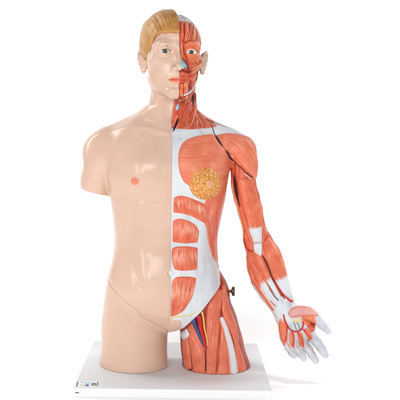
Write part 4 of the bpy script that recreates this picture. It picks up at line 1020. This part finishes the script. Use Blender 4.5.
for pts, m, r in (([(180, 15.5), (184, 16.6), (187.5, 18.5), (192, 19), (196.5, 22), (200, 26.5), (203, 32)], 'vein', 0.6), ([(182, 18.6), (185, 16.6), (189, 17.2), (193.5, 20.6), (197.6, 24.6), (201.3, 30)], 'artery', 0.5), ([(184.6, 19.5), (186.2, 16.4), (188.6, 15.9)], 'vein', 0.5), ([(198, 24), (199.5, 22.6), (201.5, 25.6), (203, 30)], 'artery', 0.55)):
    tube('scalp_vessel', B_, pts, r, M[m], pf, lift=0.9)
# ------------------------------------------------------------------ label on the board (marks too small to read stay marks)
def label_marks():
    z = BASETOP+0.02
    def bd(u, v):
        p = on_board(u, v)-cen; c, s_ = math.cos(-yaw), math.sin(-yaw)
        return p[0]*c-p[1]*s_+W/2, p[0]*s_+p[1]*c+Dp/2
    def quad(u0, v0, u1, v1, sh=0.0): return [bd(u0, v1), bd(u1, v1), bd(u1+sh, v0), bd(u0+sh, v0)]
    o_lb = strip('label', quad(76.0, 381.4, 99.3, 387.0, 0.9), M['paper'], o_bd, z, 0.3); o_lb['label'] = 'small printed label in the board corner'
    z2 = z+0.31
    for n, q, m in (('mark', quad(76.2, 382.0, 77.3, 386.6, 1.1), 'ink'), ('mark', quad(81.4, 382.0, 83.2, 382.9), 'inkgrey'), ('mark', quad(79.5, 385.0, 84.5, 385.5), 'inkgrey'),
                    ('mark', quad(84.6, 382.4, 90.0, 384.2), 'inkpale'), ('mark', quad(85.4, 384.5, 88.8, 386.4), 'inkblue'), ('mark', quad(96.6, 382.0, 97.6, 386.4, 0.9), 'ink')):
        strip(n, q, M[m], o_lb, z2, 0.15)
    for k in range(6):
        strip('mark', quad(91.2+k*0.85, 383.6-0.2*(k % 2), 91.75+k*0.85, 385.9, 0.35), M['ink'], o_lb, z2, 0.15)
    strip('mark', quad(91.6, 383.3, 96.2, 383.75, 0), M['ink'], o_lb, z2+0.01, 0.15)
    V = [(-W/2+x, -Dp/2-0.25, zz) for x in (4.5, 13) for zz in (13.2, 15.2)]+[(-W/2+x, -Dp/2+0.5, zz) for x in (4.5, 13) for zz in (13.2, 15.2)]
    mesh_obj('mark', brot(V), [(0, 2, 3, 1), (4, 5, 7, 6), (0, 1, 5, 4), (2, 6, 7, 3), (1, 3, 7, 5), (0, 4, 6, 2)], M['inkblue'], o_bd, smooth=False)
label_marks()
# floor and sweep
def sheet():
    ys = np.r_[-2600, np.linspace(-2000, 1100, 12)]; pr = [(y, 4.0) for y in ys]
    for t in np.linspace(0, math.pi/2, 14)[1:]: pr.append((1100+900*math.sin(t), 904-900*math.cos(t)))
    pr.append((2000, 3200))
    xs = np.linspace(-2700, 2700, 5)
    V = [(x, y, z) for y, z in pr for x in xs]; n = len(xs)
    Fc = [(k*n+j, k*n+j+1, (k+1)*n+j+1, (k+1)*n+j) for k in range(len(pr)-1) for j in range(n-1)]
    return np.array(V), Fc
v_, f_ = sheet()
bk = mesh_obj('backdrop', v_, f_, M['studio']); bk['kind'] = 'structure'

cd = bpy.data.cameras.new('camera'); cam = bpy.data.objects.new('camera', cd); COL.objects.link(cam)
cd.sensor_width = 36; cd.sensor_fit = 'HORIZONTAL'; cd.lens = FOC/400*36
# principal point offset, seen in the rolled frame (shift is applied in the camera's own axes)
cd.shift_x = (200-PPX)/400; cd.shift_y = -(200-PPY)/400
cd.clip_end = 50; cd.clip_start = 0.05
cam.location = (0, CAMY/1000, CAMZ/1000)
from mathutils import Matrix
R0 = Matrix.Rotation(math.pi/2, 4, 'X')
cam.matrix_world = Matrix.Translation(cam.location) @ R0 @ Matrix.Rotation(ROLL, 4, 'Z')
S.camera = cam

w = bpy.data.worlds.new('World'); S.world = w; w.use_nodes = True
w.node_tree.nodes['Background'].inputs[0].default_value = (1, 1, 1, 1); w.node_tree.nodes['Background'].inputs[1].default_value = 0.12
def area(name, loc, tgt, size, power, col=(1, 1, 1)):
    l = bpy.data.lights.new(name, 'AREA'); l.shape = 'RECTANGLE'; l.size, l.size_y = size; l.energy = power; l.color = col
    o = bpy.data.objects.new(name, l); COL.objects.link(o); o.location = loc
    o.rotation_euler = (Vector(tgt)-Vector(loc)).to_track_quat('-Z', 'Y').to_euler(); return o
area('softbox_key', (-1.2, -1.9, 0.95), (0, 0, 0.5), (0.18, 1.1), 10)
area('softbox_front', (-0.1, -2.7, 1.45), (0, 0, 0.45), (1.2, 0.8), 26.5)
area('softbox_fill', (1.25, -1.95, 0.9), (0, 0, 0.5), (0.4, 1.0), 4)
area('softbox_small', (-0.6, -2.2, 0.75), (0, 0, 0.45), (0.16, 0.2), 4)
area('added_backdrop_light_a', (-1.7, 0.75, 1.7), (-0.5, 1.9, 0.5), (0.5, 1.6), 27)  # this pair: unseen lamps added to bring the backdrop up to white
area('added_backdrop_light_b', (1.7, 0.75, 1.7), (0.5, 1.9, 0.5), (0.5, 1.6), 27)
def spot(name, loc, tgt, power, ang):
    l = bpy.data.lights.new(name, 'SPOT'); l.energy = power; l.spot_size = math.radians(ang); l.spot_blend = 0.9; l.shadow_soft_size = 0.5
    o = bpy.data.objects.new(name, l); COL.objects.link(o); o.location = loc
    o.rotation_euler = (Vector(tgt)-Vector(loc)).to_track_quat('-Z', 'Y').to_euler()
spot('added_floor_spot_a', (-0.86, -0.12, 2.4), (-0.84, -0.14, 0), 230, 31)  # both spots: unseen, added only to whiten the floor beside the board
spot('added_floor_spot_b', (0.92, -0.12, 2.4), (0.88, -0.2, 0), 370, 32)
S.view_settings.view_transform = 'Standard'; S.view_settings.look = 'None'; S.view_settings.exposure = 0.1; S.view_settings.gamma = 1
S.render.engine = 'CYCLES'; S.cycles.max_bounces = 6
